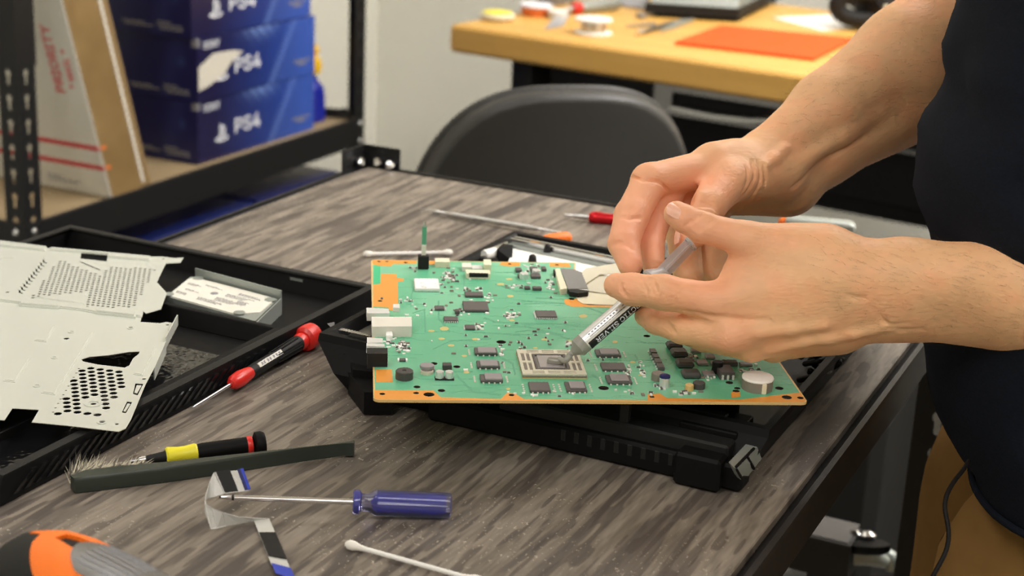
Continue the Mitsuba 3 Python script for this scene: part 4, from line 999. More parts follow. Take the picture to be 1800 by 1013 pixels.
# lower right: tripod head lying on the lower shelf
k = thing('tripod_head', 'silver and black tripod head standing on the lower shelf under the bench edge', 'tripod head')
def tq(x, y, d=1.62): return deep(x, y, d)
def bx3(c, x, y, z, hx, hy, hz):
    return hull([c + x * a + y * b + z * e for a in (-hx, hx) for b in (-hy, hy) for e in (-hz, hz)])
RX, RY = VIEW[0], -VIEW[1]
add(k + '__body', bx3(tq(1450, 965, 1.62), U, V, UP, .030, .022, .020), 'soft_black', False, 'black block')
add(k + '__plate', bx3(tq(1456, 934, 1.62), U, V, UP, .026, .024, .004), 'inductor', False)
add(k + '__arm', tube([tq(1482, 968), tq(1500, 972), tq(1530, 975), tq(1560, 985)], [.010, .013, .012, .009], 12), 'grey_metal', True, 'silver casting')
add(k + '__arm', tube([tq(1548, 970), tq(1572, 985), tq(1570, 1005)], [.008, .009, .007], 10), 'grey_metal', True)
add(k + '__knob', lathe([(.018, 0), (.022, .2), (.022, .7), (.014, 1)], tq(1526, 972, 1.60), tq(1526, 950, 1.60), 20), 'black_plastic', 30)
add(k + '__bolt', lathe([(.008, 0), (.009, .5), (.005, 1)], tq(1525, 948, 1.60), tq(1525, 934, 1.60), 12), 'chrome', 30)
add(k + '__bolt', lathe([(.004, 0), (.006, .5), (.004, 1)], tq(1503, 950, 1.61), tq(1502, 932, 1.61), 10), 'chrome', 30)
add(k + '__handle', tube([tq(1450, 985), tq(1440, 1010), tq(1425, 1060)], .012, 10), 'soft_black', True)
k = thing('black_case', 'black case standing on the floor behind the bench leg', 'case')
add(k + '__body', room(boxm(-.80, -.44, 2.30, 2.62, .001, .40, .02)), 'soft_black', 30)
add(k + '__handle', tube([W(-.68, 2.29, .36), W(-.66, 2.27, .40), W(-.58, 2.27, .40), W(-.56, 2.29, .36)], .008, 8), 'black_plastic', True)

# ------------------------------------------------------------------ the green circuit board
BZ = 0.95
k = thing('circuit_board', 'green main circuit board with copper borders lying on the open console', 'circuit board')
KB = k
_o, _fr = at(657, 703, BZ), at(1420, 708, BZ)
bX = (_fr - _o) / np.linalg.norm(_fr - _o); bY = np.cross(UP, bX)
BWD, BDP = float(np.linalg.norm(_fr - _o)), float((at(656, 457, BZ) - _o) @ bY)
def bl(px, py, z=BZ):
    p = at(px, py, z) - _o; return float(p @ bX), float(p @ bY)
def brd(m):
    M = np.eye(4); M[:3, 0], M[:3, 1], M[:3, 3] = bX, bY, _o
    m = m.copy(); m.apply_transform(M); return m
def bpoly(pts): return Polygon([bl(*p) for p in pts]).buffer(0)
full = sbox(0, 0, BWD, BDP).buffer(-.004).buffer(.004)
notch = bpoly([(1014, 440), (1012, 500), (1022, 531), (1034, 536), (1300, 546), (1500, 440)]).buffer(.001)
bholes = [(762.5, 639.5, .0022), (803, 645, .0021), (733, 680.6, .0020), (776, 687, .0022), (881, 601.6, .0031), (672, 693, .0018), (731.5, 691.5, .0018), (754, 694, .0034), (899, 695, .0018), (1061, 682.5, .0032), (1005, 526, .0022),
          (1282, 673, .0022), (1294, 688, .0021), (1296, 683, .0018), (1370, 683, .0025), (1383, 699, .0032), (1407, 700, .0021), (1146, 698, .0016), (666, 460, .0016), (680, 460, .0014), (713, 462, .0016), (668, 529.5, .0017), (896, 464.5, .0016), (979, 466, .0016), (1137, 591, .0022)]
cuts = unary_union([disc(bl(x, y), r, 14) for x, y, r in bholes])
outline_b = full.difference(notch).difference(cuts)
add(k + '__substrate', brd(prism(outline_b, BZ * 0 - .0016, 0)), 'pcb', False, 'green solder-masked board')
for x, y, r in bholes:
    add(k + '__hole_liner', brd(prism(disc(bl(x, y), r + .0002, 14).difference(disc(bl(x, y), r - .00025, 14)), -.0016, .0001)), 'hole', False)
rim_ = outline_b.exterior if outline_b.geom_type == 'Polygon' else outline_b.geoms[0].exterior
add(k + '__edge', brd(prism(Polygon(rim_).buffer(.00025).difference(Polygon(rim_).buffer(-.0009)), -.0017, .00006)), 'gold_edge', False, 'tan board edge')
def pad(pts, m='copper', z=.00012, lab=None, nm='copper_pad'):
    g = bpoly(pts).intersection(full.buffer(-.0004)).difference(cuts).difference(notch)
    if g.area > 1e-8: add(KB + '__' + nm, brd(prism(g, 0, z)), m, False, lab)
Z44 = lambda p: zoomed(p, 640, 440, 8.44)
pad(Z44([(250, 350), (480, 355), (487, 410), (590, 425), (590, 460), (497, 472), (510, 905), (372, 890), (355, 850), (138, 840), (138, 510), (242, 500)]), lab='large bare copper area')
pad(Z44([(145, 222), (242, 240), (240, 498), (142, 505)]), 'bright_mask', .0001, 'bright green stripe', 'mask_stripe')
pad(Z44([(120, 112), (780, 128), (780, 205), (425, 208), (400, 242), (240, 236), (130, 214)]))
pad(Z44([(950, 135), (1080, 140), (1080, 215), (960, 212)]))
pad([(660, 650), (689, 650), (690, 672), (661, 672)]); pad([(655, 686), (762, 687), (775, 699), (880, 702), (890, 692), (905, 692), (921, 702), (1424, 707), (1424, 712), (655, 712)])
pad([(881, 461), (914, 461), (914, 468), (895, 469), (878, 466)]); pad([(966, 462), (1000, 463), (1003, 470), (966, 469)])
pad(zoomed([(1085, 550), (1220, 540), (1290, 592), (1500, 600), (1700, 606), (1700, 640), (1500, 636), (1180, 632), (1095, 600)], 820, 440, 6.33))
pad([(1138, 694), (1160, 692), (1172, 700), (1300, 703), (1410, 690), (1362, 628), (1374, 622), (1440, 700), (1426, 712), (1138, 712)], lab='bare copper corner')
pad([(1285, 690), (1300, 688), (1302, 698), (1286, 700)])
for x, y, w, h in ((765, 633, 0, 0), (781, 578, 8, 3.6), (758, 582, 6, 2), (776, 596, 6, 2), (793, 607.5, 6, 2), (836, 596.5, 7, 2), (816, 626, 5, 2), (820, 655, 5.5, 2), (797, 601, 0, 0), (1025, 556, 7.5, 3.2), (900, 563.5, 5, 2), (880, 500, 7, 2), (897, 521, 6, 2.2), (895, 491, 6, 1.6), (1112, 637, 5, 2), (1081, 601.5, 5, 2.4), (1125, 660, 3, 1), (893, 684, 4, 2), (1150, 585, 5, 2), (720, 668, 0, 0), (941, 612, 4, 1.6), (957, 597, 6, 1.6), (1000, 600, 5, 2), (1046, 588, 5, 2)):
    if w: pad([(x + w * math.cos(a), y + h * math.sin(a)) for a in np.arange(12) * np.pi / 6], 'spot', nm='copper_spot')
# printed tracks
tr = []
tracks = [[(719, 558), (719, 586), (705, 594)], [(724, 552), (745, 545), (747, 585)], [(760, 615), (790, 601), (860, 597), (862, 597)], [(865, 567), (900, 569), (985, 571), (1020, 575)], [(880, 577), (925, 575), (965, 585), (990, 590)], [(850, 560), (870, 567)],
          [(915, 530), (960, 532), (1010, 537)], [(920, 535), (985, 534), (1030, 541), (1060, 552)], [(870, 500), (905, 512), (935, 514), (985, 514)], [(860, 480), (900, 480), (935, 495)], [(1115, 600), (1135, 604), (1180, 605)], [(1115, 635), (1150, 634), (1172, 634)], [(1110, 645), (1142, 645)], [(730, 500), (722, 520), (722, 540)], [(800, 470), (815, 480), (815, 505)],
          [(905, 585), (930, 582), (980, 590), (1000, 598)], [(830, 585), (880, 588), (930, 590)], [(940, 525), (1000, 528), (1040, 545)], [(770, 530), (770, 560), (790, 585)], [(850, 615), (900, 640), (905, 660)], [(1040, 660), (1060, 672), (1110, 684)], [(800, 660), (830, 690), (880, 696)], [(745, 655), (830, 655)], [(1115, 625), (1125, 640), (1130, 665)]]
for q in tracks:
    for o in range(3):
        tr.append(LineString([np.array(bl(*p)) + np.array([0.0004, .0011]) * o for p in q]).buffer(.00022, cap_style=2))
for i in range(10):
    tr.append(LineString([bl(722 + i * 2.6, 556 - i * .9), bl(722 + i * 2.6, 590 - i * 1.6)]).buffer(.0002))
for i in range(130):
    x, y = rng.random() * BWD, rng.random() * BDP
    l = .006 + .02 * rng.random(); d = rng.choice([-1, 1])
    tr.append(LineString([(x, y), (x + l, y), (x + l + .004, y + d * .004), (x + l * 1.6 + .004, y + d * .004)]).buffer(.00013))
tg = unary_union(tr).intersection(full.buffer(-.002)).difference(notch).difference(cuts)
add(k + '__tracks', brd(prism(tg, 0, .00008)), 'trace', False, kind='stuff')
# chips: rectangle of the top face in the picture
occupied = []
def chip(l, r, t, b, h, m='chip', lab=None, nm='chip', bev=.0004, z0=0.0):
    ym, xm, z = (t + b) / 2, (l + r) / 2, BZ + h + z0
    x0, x1, y1, y0 = bl(l, ym, z)[0], bl(r, ym, z)[0], bl(xm, t, z)[1], bl(xm, b, z)[1]
    kk = add(KB + '__' + nm, brd(boxm(x0, x1, y0, y1, z0, z0 + h, bev)), m, False, lab)
    occupied.append(sbox(x0 - .001, y0 - .001, x1 + .001, y1 + .001))
    return kk, (x0, x1, y0, y1)
def leads(parent, q, h, sides, n):
    x0, x1, y0, y1 = q; ms = []
    for sd in sides:
        for i in range(n):
            f = (i + .5) / n
            c = {'f': (x0 + (x1 - x0) * f, y0 - .0006), 'b': (x0 + (x1 - x0) * f, y1 + .0006), 'l': (x0 - .0006, y0 + (y1 - y0) * f), 'r': (x1 + .0006, y0 + (y1 - y0) * f)}[sd]
            w = .0007 if sd in 'fb' else .0011; d = .0011 if sd in 'fb' else .0007
            ms.append(boxm(c[0] - w / 2, c[0] + w / 2, c[1] - d / 2, c[1] + d / 2, 0, h * .55))
    add(parent + '__leads', brd(join(ms)), 'solder', False, kind='stuff')
kk, q = chip(728, 772, 489.5, 508, .0024, 'solder', 'shielded radio module with a white label', 'radio_module')
add(kk + '__label', brd(boxm(q[0] + .001, q[1] - .001, q[2] + .001, q[3] - .001, .0024, .0026)), 'white', False)
add(kk + '__fine_print', brd(join([boxm(q[0] + a, q[0] + a + w, q[2] + b, q[2] + b + .0007, .0026, .00268) for a, b, w in ((.005, .003, .004), (.005, .006, .002), (.008, .010, .001), (.015, .005, .001), (.015, .012, .001), (.0045, .013, .002))])), 'print_grey', False)
for a in ((817, 849, 512.5, 519.5, .0018), (814, 858, 529.3, 545, .0020), (817.5, 835, 570.5, 577.5, .0014), (799.5, 808, 543, 547, .0026)):
    kk, q = chip(*a)
    if a[0] > 815 and a[1] < 840: leads(kk, q, .0014, 'lr', 4)
kk, q = chip(780, 805, 556, 563, .0018); leads(kk, q, .0018, 'fb', 7)
kk, q = chip(764, 781, 537, 543, .0016); leads(kk, q, .0016, 'lr', 3)
kk, q = chip(942, 978, 545.5, 556.5, .0022); leads(kk, q, .0022, 'lf', 12)
rams = [((834, 874, 611, 621), (840, 871, 609.5, 619)), ((838, 878, 634, 644.5), (844, 875, 632, 642)), ((844, 883, 657.5, 669), (852, 882, 655.5, 666)), ((930, 966, 671, 686.5), None), ((994, 1030, 671, 686), (1001, 1027, 670, 681)), ((1047, 1090, 614, 624.5), (1055, 1086, 612, 621.5)), ((1057, 1099, 637, 649), None), ((1066, 1109, 659, 672), (1073, 1104, 657, 668))]
for a, pd in rams:
    kk, q = chip(*a, .0019, 'chip', None, 'memory_chip')
    if pd:
        _, q2 = chip(*pd, .0012, 'chip_pad', 'grey thermal pad', 'memory_chip_pad', .0003, .0019)
        scene[kk + '__thermal_pad'] = scene.pop(_); labels[kk + '__thermal_pad'] = labels.pop(_)
    ms = []
    for sd in (-1, 1):
        for i in range(4):
            yy = q[2] + (q[3] - q[2]) * (i + .5) / 4
            xx = q[0] - .0035 if sd < 0 else q[1] + .003
            ms.append(boxm(xx - .0006, xx + .0006, yy - .0005, yy + .0005, 0, .0008))
    for i in range(4):
        xx = q[0] + (q[1] - q[0]) * (i + .5) / 4
        ms.append(boxm(xx - .0005, xx + .0005, q[2] - .0013, q[2] - .0003, 0, .0008))
    add(k + '__small_capacitors', brd(join(ms)), 'offwhite', False, kind='stuff')
# processor package
P4 = [np.array(bl(*p, BZ + .0032)) for p in ((907.5, 614), (1017.5, 615), (1031, 658.5), (918.5, 657.5))]
pc, px_, py_ = sum(P4) / 4, (P4[1] - P4[0] + P4[2] - P4[3]) / 4, (P4[0] - P4[3] + P4[1] - P4[2]) / 4
px_ = np.array([np.linalg.norm(px_), 0]); py_ = np.array([0, np.linalg.norm(py_)])
def pk(a, b): q = pc + px_ * a + py_ * b; return (q[0], q[1])
def pkb(a0, b0, a1, b1): return Polygon([pk(a0, b0), pk(a1, b0), pk(a1, b1), pk(a0, b1)])
pr_ = KB + '__processor'
add(pr_, brd(boxm(pk(-1, -1)[0], pk(1, 1)[0], pk(-1, -1)[1], pk(1, 1)[1], 0.0006, .0022, .0003)), 'package', False, 'square processor package with a pale metal frame')
add(pr_ + '__base', brd(boxm(pk(-1, -1)[0], pk(1, 1)[0], pk(-1, -1)[1], pk(1, 1)[1], 0, .0007)), 'gold_edge', False)
win = [pkb(a, b, a + .105, b + .62) for a in (-.90, -.735, .63, .795) for b in (-.68, .06)]
win += [pkb(a, b, a + .38, b + .07) for a in (-.68, -.19, .30) for b in (-.93, -.81, .74, .86)]
frame_ = pkb(-.99, -.99, .99, .99).difference(unary_union(win)).difference(pkb(-.56, -.63, .54, .66))
add(pr_ + '__frame', brd(prism(frame_, .0022, .0032)), 'flex_tan', False, 'pale slotted frame')
add(pr_ + '__gasket', brd(prism(pkb(-.52, -.59, .50, .62).difference(pkb(-.46, -.52, .44, .55)), .0022, .0030)), 'chip', False)
add(pr_ + '__die', brd(boxm(pk(-.40, 0)[0], pk(.38, 0)[0], pk(0, -.46)[1], pk(0, .49)[1], .0020, .0034, .0003)), 'die', False, 'shiny grey silicon die')
occupied.append(pkb(-1.1, -1.1, 1.1, 1.1))
# round parts: (picture x, y of the top centre, radius, height)
def can(x, y, r, h, m, nm, lab=None, prof=None, n=24):
    c = bl(x, y, BZ + h)
    occupied.append(disc(c, r + .001))
    return add(KB + '__' + nm, brd(lathe(prof or [(r, 0), (r, .9), (r * .9, 1)], (c[0], c[1], 0), (c[0], c[1], h), n)), m, 30, lab), c
kk, c = can(711, 651, .0056, .0055, 'inductor', 'buzzer', 'round black buzzer with a hole')
add(kk + '__hole', brd(lathe([(.0014, 0), (.0013, 1)], (c[0], c[1], .0054), (c[0], c[1], .0057), 14)), 'hole', 30)
kk, c = can(750.5, 651.5, .0046, .0018, 'chip_pad', 'coil', 'grey drum coil', z0 if False else None)
add(kk + '__winding', brd(lathe([(.0042, 0), (.0042, 1)], (c[0], c[1], .0), (c[0], c[1], .0018), 20)), 'flex_tan', 30)
s_ = scene.pop(kk); lb = labels.pop(kk); 
add(kk, brd(lathe([(.0036, 0), (.0036, .62), (.0046, .66), (.0046, .94), (.0042, 1)], (c[0], c[1] + .002, 0), (c[0], c[1] + .002, .0050), 24)), 'chip_pad', 30, lb['label'])
for x, y in ((773, 652.5), (790, 652.8)):
    kk, c = can(x, y, .0027, .0052, 'cap_top', 'electrolytic_capacitor', 'small silver can capacitor')
    add(kk + '__base', brd(boxm(c[0] - .003, c[0] + .003, c[1] - .003, c[1] + .003, 0, .0009, .0003)), 'soft_black', False)
chip(778, 794, 637, 642.5, .0034, 'inductor', None, 'power_coil'); chip(749, 764, 643, 649, .0022, 'chip_pad', None, 'power_coil')
kk, q = chip(702, 713, 629.5, 633.5, .0012, 'chip', None, 'resistor')
add(kk + '__ends', brd(join([boxm(q[0] - .0012, q[0], q[2], q[3], 0, .0012), boxm(q[1], q[1] + .0012, q[2], q[3], 0, .0012)])), 'white', False)
# right-hand power section
for a in ((1172, 1199, 598, 606), (1180, 1208, 610, 620), (1189, 1219, 628, 638.5), (1199, 1231, 647, 657)):
    chip(*a, .0042, 'inductor', None, 'power_inductor', .0014)
for a in ((1225, 1244, 632, 639), (1235, 1256, 651, 658), (1215, 1232, 612, 617), (1250, 1268, 634, 641), (1240, 1256, 622, 628)):
    chip(*a, .0018, 'chip_pad', None, 'transistor')
for i in range(4):
    kk, q = chip(1143 + i * 4.2, 1153.5 + i * 4.4, 612.5 + i * 8.6, 619.2 + i * 8.9, .0024, 'chip', None, 'switch_block', .0002)
    leads(kk, q, .002, 'l', 2)
kk, c = can(1169, 660, .0033, .0078, 'cap_top', 'electrolytic_capacitor', 'silver can capacitor with a violet top')
add(kk + '__top', brd(lathe([(.0034, 0), (.0034, .8), (.0028, 1)], (c[0], c[1], .0064), (c[0], c[1], .0081), 20)), 'dark_blue', 30)
kk, c = can(1157, 655, .0042, .0050, 'package', 'electrolytic_capacitor', 'dull brown can capacitor')
kk, c = can(1229, 672, .0040, .0040, 'inductor', 'coil'); kk, c = can(1212, 676, .0028, .0036, 'gold_edge', 'film_capacitor')
kk, q = chip(1262, 1288, 641, 655, .0050, 'chip', 'upright black regulator with three leads', 'regulator')
add(kk + '__leads', brd(join([boxm(q[0] + .0012 + i * .0034, q[0] + .0026 + i * .0034, q[2] - .0006, q[2], 0, .0032) for i in range(3)])), 'offwhite', False)
kk, c = can(1262, 636, .0036, .0075, 'soft_black', 'electrolytic_capacitor', 'black can capacitor')
chip(1270, 1296, 632, 637, .0030, 'chip', None, 'connector'); chip(1300, 1322, 636, 641, .0016, 'chip_pad', None, 'transistor')
kk, c = can(1332.5, 660.5, .0100, .0088, 'package', 'battery_holder', 'dark holder', [(.0098, 0), (.0100, .75), (.0094, .84)])
add(kk + '__coin_cell', brd(lathe([(.0100, 0), (.0102, .3), (.0098, .85), (.0090, 1)], (c[0], c[1], .0068), (c[0], c[1], .0088), 36)), 'white', 30, 'round silver-white coin cell')
add(kk + '__tab', brd(boxm(c[0] + .0005, c[0] + .0035, c[1] - .0108, c[1] - .0096, .0, .0070, .0003)), 'ivory', False, 'pale metal tab')
# back edge connectors
def cbox(pts, z0, z1, m, nm, lab=None, parent=None):
    g = Polygon([bl(x, y, BZ + z1) for x, y in pts]); occupied.append(g.buffer(.001))
    return add((parent or KB) + '__' + nm, brd(prism(g, z0, z1)), m, False, lab)
cbox([(764.5, 453.5), (790, 454), (790.5, 461), (765, 460.5)], 0, .0045, 'ivory', 'socket', 'pale yellow socket')
kk = cbox([(812, 462), (828, 462.5), (829, 470), (812.5, 469.5)], 0, .0035, 'offwhite', 'socket')
kk = cbox([(818, 474), (861, 475), (862, 482), (820, 481)], 0, .004, 'ivory', 'socket', 'ivory flat socket')
add(kk + '__slot', brd(prism(Polygon([bl(x, y, BZ + .004) for x, y in ((824, 480), (858, 481), (858, 482.3), (825, 481.8))]), .0015, .0042)), 'soft_black', False)
cbox([(850, 456), (863, 456.5), (863.5, 466), (851, 465.5)], 0, .006, 'ivory', 'socket', 'ivory upright socket')
chip(829, 848, 466, 472, .002, 'solder', None, 'shield_can')
# upright antenna
c = bl(744, 472, BZ)
an = KB + '__antenna'
add(an, brd(boxm(c[0] - .0042, c[0] + .0042, c[1] - .003, c[1] + .004, 0, .0105, .0006)), 'soft_black', 30, 'upright antenna on a black socket')
add(an + '__post', brd(boxm(c[0] - .0017, c[0] + .0017, c[1] - .001, c[1] + .0014, .0105, .019, .0003)), 'offwhite', False)
add(an + '__blade', brd(boxm(c[0] - .0016, c[0] + .0018, c[1] - .0002, c[1] + .0006, .018, .0335)), 'trace', False, 'thin green blade')
add(an + '__tip', brd(lathe([(.0011, 0), (.0012, .6), (.0007, 1)], (c[0], c[1] + .0002, .033), (c[0], c[1] + .0002, .0375), 10)), 'steel', 30)
for (x, y) in ((943, 478), (921, 484)):
    can(x, y - 4, .0034, .0045, 'cap_top', 'electrolytic_capacitor', 'silver can capacitor at the back edge')
for a in ((906, 917, 470, 475), (932, 942, 468, 474), (933, 950, 480, 486), (952, 960, 468, 473), (910, 919, 481, 485), (936, 952, 503, 506.5), (922, 932, 502, 505)):
    chip(*a, .0022, 'chip', None, 'power_coil')
# flat cable connector
cn_ = cbox(zoomed([(985, 208), (1036, 202), (1120, 425), (1045, 436)], 820, 440, 6.33), 0, .0045, 'ivory', 'cable_socket', 'ivory flat-cable socket')
add(cn_ + '__latch', brd(prism(Polygon([bl(x, y, BZ + .003) for x, y in zoomed([(965, 218), (988, 208), (1002, 245), (975, 262)], 820, 440, 6.33)]), 0, .003)), 'soft_black', False)
# left edge connectors
cbox([(644, 541), (683, 543), (685, 551), (645, 551)], -.001, .0045, 'solder', 'port', 'steel HDMI-style port shell')
kk = cbox([(653, 557), (723.5, 557), (724, 574), (654, 574.5)], 0, .0075, 'offwhite', 'network_port', 'large pale metal port housing')
add(kk + '__lug', brd(boxm(bl(690, 553)[0], bl(702, 553)[0], bl(690, 559)[1], bl(690, 552)[1], .004, .0076, .0005)), 'offwhite', False)
add(kk + '__latch', brd(boxm(bl(678, 594)[0], bl(690, 594)[0], bl(680, 600)[1], bl(680, 592)[1], .0, .004, .0005)), 'white', False)
cbox([(645, 593), (673, 595), (672, 602), (645, 603)], 0, .004, 'solder', 'port', 'steel port shell'); cbox([(644, 603.5), (676, 605), (676, 609.5), (644, 608.5)], 0, .005, 'solder', 'port')
cbox([(645, 612), (681, 612), (681.5, 622), (646, 622)], -.001, .0092, 'soft_black', 'power_socket', 'black power socket')
# very small parts in clusters (picture centre, spread)
occ = unary_union(occupied)
clusters = [(790, 485, 14, 12, 34), (707, 611, 12, 10, 30), (683, 602, 12, 8, 10), (895, 555, 14, 6, 26), (838, 575, 10, 5, 12), (726, 472, 5, 3, 5), (720, 530, 8, 6, 8), (930, 478, 16, 14, 22), (905, 505, 20, 4, 10), (968, 505, 8, 12, 12), (860, 525, 10, 8, 10), (1160, 680, 12, 5, 12), (1200, 690, 25, 4, 10), (1240, 660, 16, 10, 14), (1215, 630, 16, 12, 18), (1000, 606, 6, 4, 6), (1128, 650, 6, 12, 10), (1105, 655, 4, 14, 8), (770, 500, 20, 10, 12), (1010, 510, 12, 12, 8), (830, 510, 22, 4, 8), (815, 550, 14, 8, 10), (900, 600, 120, 50, 40), (800, 530, 100, 50, 30), (1120, 690, 40, 6, 8), (960, 692, 60, 5, 10), (1310, 650, 30, 10, 14)]
ms = {'solder': [], 'chip': [], 'white': [], 'package': []}
for x, y, sx_, sy_, n in clusters:
    for i in range(int(n * 1.35)):
        c = np.array(bl(x + rng.normal(0, sx_ * .55), y + rng.normal(0, sy_ * .55)))
        w, d = .0006 + .0010 * rng.random(), .0005 + .0006 * rng.random()
        if rng.random() < .4: w, d = d, w
        if occ.contains(Point(c)) or notch.contains(Point(c)) or not full.buffer(-.003).contains(Point(c)): continue
        m = ('solder', 'chip', 'white', 'package', 'chip', 'white')[rng.integers(6)]
        h = .0005 + .0006 * rng.random()
        ms[m].append(boxm(c[0] - w, c[0] + w, c[1] - d, c[1] + d, 0, h))
        if m == 'chip':
            ms['solder'] += [boxm(c[0] - w - .0004, c[0] - w, c[1] - d, c[1] + d, 0, h * .9), boxm(c[0] + w, c[0] + w + .0004, c[1] - d, c[1] + d, 0, h * .9)]
for m, q in ms.items(): add(k + '__surface_parts', brd(join(q)), m, False, kind='stuff')

# grey thermal paste being squeezed onto the die
dtop = BZ + .0034
pts = [at(963, 634, dtop + .0012), at(972, 635, dtop + .0014), at(983, 636, dtop + .0016), at(993, 635, dtop + .0024)]
add(thing('thermal_paste', 'bead of grey thermal paste on the processor die below the syringe', 'paste'), tube(spline([pts[0] - (pts[1] - pts[0]) * .12] + pts, 24), np.r_[.0006, .0019, .0024, .0026, np.full(12, .0026), np.linspace(.0025, .0012, 8)], 14), 'paste', True)

# flat cables going to the drive
k = thing('flat_cable', 'dark grey flat cable with tan backing plugged into the back of the board', 'flat cable')
ZF = lambda p: zoomed(p, 820, 440, 6.33)
def sheet(pts, z, th, m, nm, lab=None):
    return add(k + '__' + nm, prism(flat(ZF(pts), BZ + z), BZ + z - th, BZ + z), m, False, lab)
sheet([(1045, 200), (1190, 210), (1282, 246), (1352, 425), (1130, 432)], .0042, .0005, 'flex_grey', 'grey_end', 'dark grey stiffened end')
sheet([(1130, 436), (1200, 430), (1360, 450), (1355, 466), (1245, 480), (1150, 462)], .0040, .003, 'soft_black', 'black_edge')
sheet([(1280, 245), (1330, 200), (1640, 150), (1900, 150), (1900, 250), (1480, 268), (1330, 370)], .0030, .0005, 'flex_tan', 'tan_sheet')
sheet([(1330, 378), (1478, 268), (1900, 330), (1900, 560), (1640, 490), (1360, 452)], .0015, .0005, 'flex_tan', 'tan_sheet')
sheet([(1208, 492), (1360, 456), (1660, 510), (1900, 540), (1900, 615), (1500, 604), (1295, 594), (1240, 560)], .0006, .0004, 'ivory', 'ivory_sheet')

# ------------------------------------------------------------------ syringe held in the fingers
k = thing('syringe', 'silver and black syringe of thermal paste held over the processor', 'syringe')
s0, s1 = deep(1016, 612, 1.030), deep(1122, 521, 1.034)
sd = (s1 - s0) / np.linalg.norm(s1 - s0); SL = np.linalg.norm(s1 - s0)
SR = .0063
s_end = s0 + sd * (SL + .012)
add(k + '__barrel', lathe([(.0050, 0), (SR, .03), (SR, 1)], s0, s_end, 36), 'label_silver', 30, 'shiny silver label')
add(k + '__nose', lathe([(.0016, 0), (.0019, .25), (.0040, .45), (SR * 1.01, .62), (SR * 1.01, 1)], s0 - sd * .0085, s0 + sd * .0055, 32), 'syringe_tip', 30, 'grey cone')
tipp = pts[2] + UP * .0015
add(k + '__needle', tube(spline([s0 - sd * .007, s0 - sd * .012 - UP * .0005, (s0 - sd * .012) * .35 + tipp * .65 , tipp], 16), np.linspace(.0021, .0017, 16), 12), 'syringe_tip', True)
n_ = -VIEW[2] - sd * (-VIEW[2] @ sd); n_ /= np.linalg.norm(n_)          # towards the viewer
t_ = np.cross(sd, n_)
if t_ @ VIEW[1] < 0: t_ = -t_                                         # towards the lower right
def on_barrel(a0, a1, l0, l1, dr, th=.00012, m=14):
    rings = []
    for l in (l0, l1):
        r = [s0 + sd * l + (n_ * math.cos(a) + t_ * math.sin(a)) * (SR + dr) for a in np.linspace(math.radians(a0), math.radians(a1), m)]
        r2 = [s0 + sd * l + (n_ * math.cos(a) + t_ * math.sin(a)) * (SR + dr - th * 3) for a in np.linspace(math.radians(a1), math.radians(a0), m)]
        rings.append(np.array(r + r2))
    return loft(rings)
add(k + '__black_band', on_barrel(14, 96, .0065, SL + .011, .0001), 'gloss_black', False, 'black printed band')
def barrel_text(s, h, l, ang, m, flip=True):
    t = meshkit.text_mesh(s, h, .0001, True); v = t.vertices.copy()
    x, y = v[:, 0] / 1.0, v[:, 1]
    a = math.radians(ang) + (-(y - h / 2) if not flip else (y - h / 2)) / SR
    ll = l - x if flip else l + x
    rr = SR + .00022 + v[:, 2]
    t.vertices = s0 + np.outer(ll, sd) + (np.outer(np.cos(a), n_) + np.outer(np.sin(a), t_)) * rr[:, None]
    if t.volume < 0: t.invert()
    return add(k + '__lettering', t, m, False)
barrel_text('ARCTIC SILVER', .0038, .0520, 42, 'print_white')
add(k + '__fine_print', join([on_barrel(-27, -19, l, l + .0016, .0001) for l in np.arange(.010, .046, .0026) if int(l * 1000) % 9]), 'print_grey', False)
add(k + '__print_line', on_barrel(-9, -6, .010, .040, .0001), 'soft_black', False)
pl0, pl1 = s_end - sd * .004, deep(1212, 431, 1.040)
pd_ = (pl1 - pl0)
M = basis(pl0, pd_, n_)
def cross(rw, rt): return Polygon([(rw, rt), (rt, rt), (rt, rw), (-rt, rw), (-rt, rt), (-rw, rt), (-rw, -rt), (-rt, -rt), (-rt, -rw), (rt, -rw), (rt, -rt), (rw, -rt)])
Lp = np.linalg.norm(pd_)
m = prism(cross(.0046, .0008), 0, Lp); m.apply_transform(M); add(k + '__plunger', m, 'translucent', False, 'cloudy clear plunger')
add(k + '__flange', lathe([(.0063, 0), (.0100, .06), (.0104, .2), (.0080, .5), (.0048, .85), (.0040, 1)], s_end, s_end + sd * .0125, 28), 'translucent', 30, 'cloudy clear collar')
add(k + '__thumb_pad', lathe([(.0048, 0), (.0052, .5), (.0048, 1)], pl1, pl1 + sd * .002, 20), 'translucent', 30)

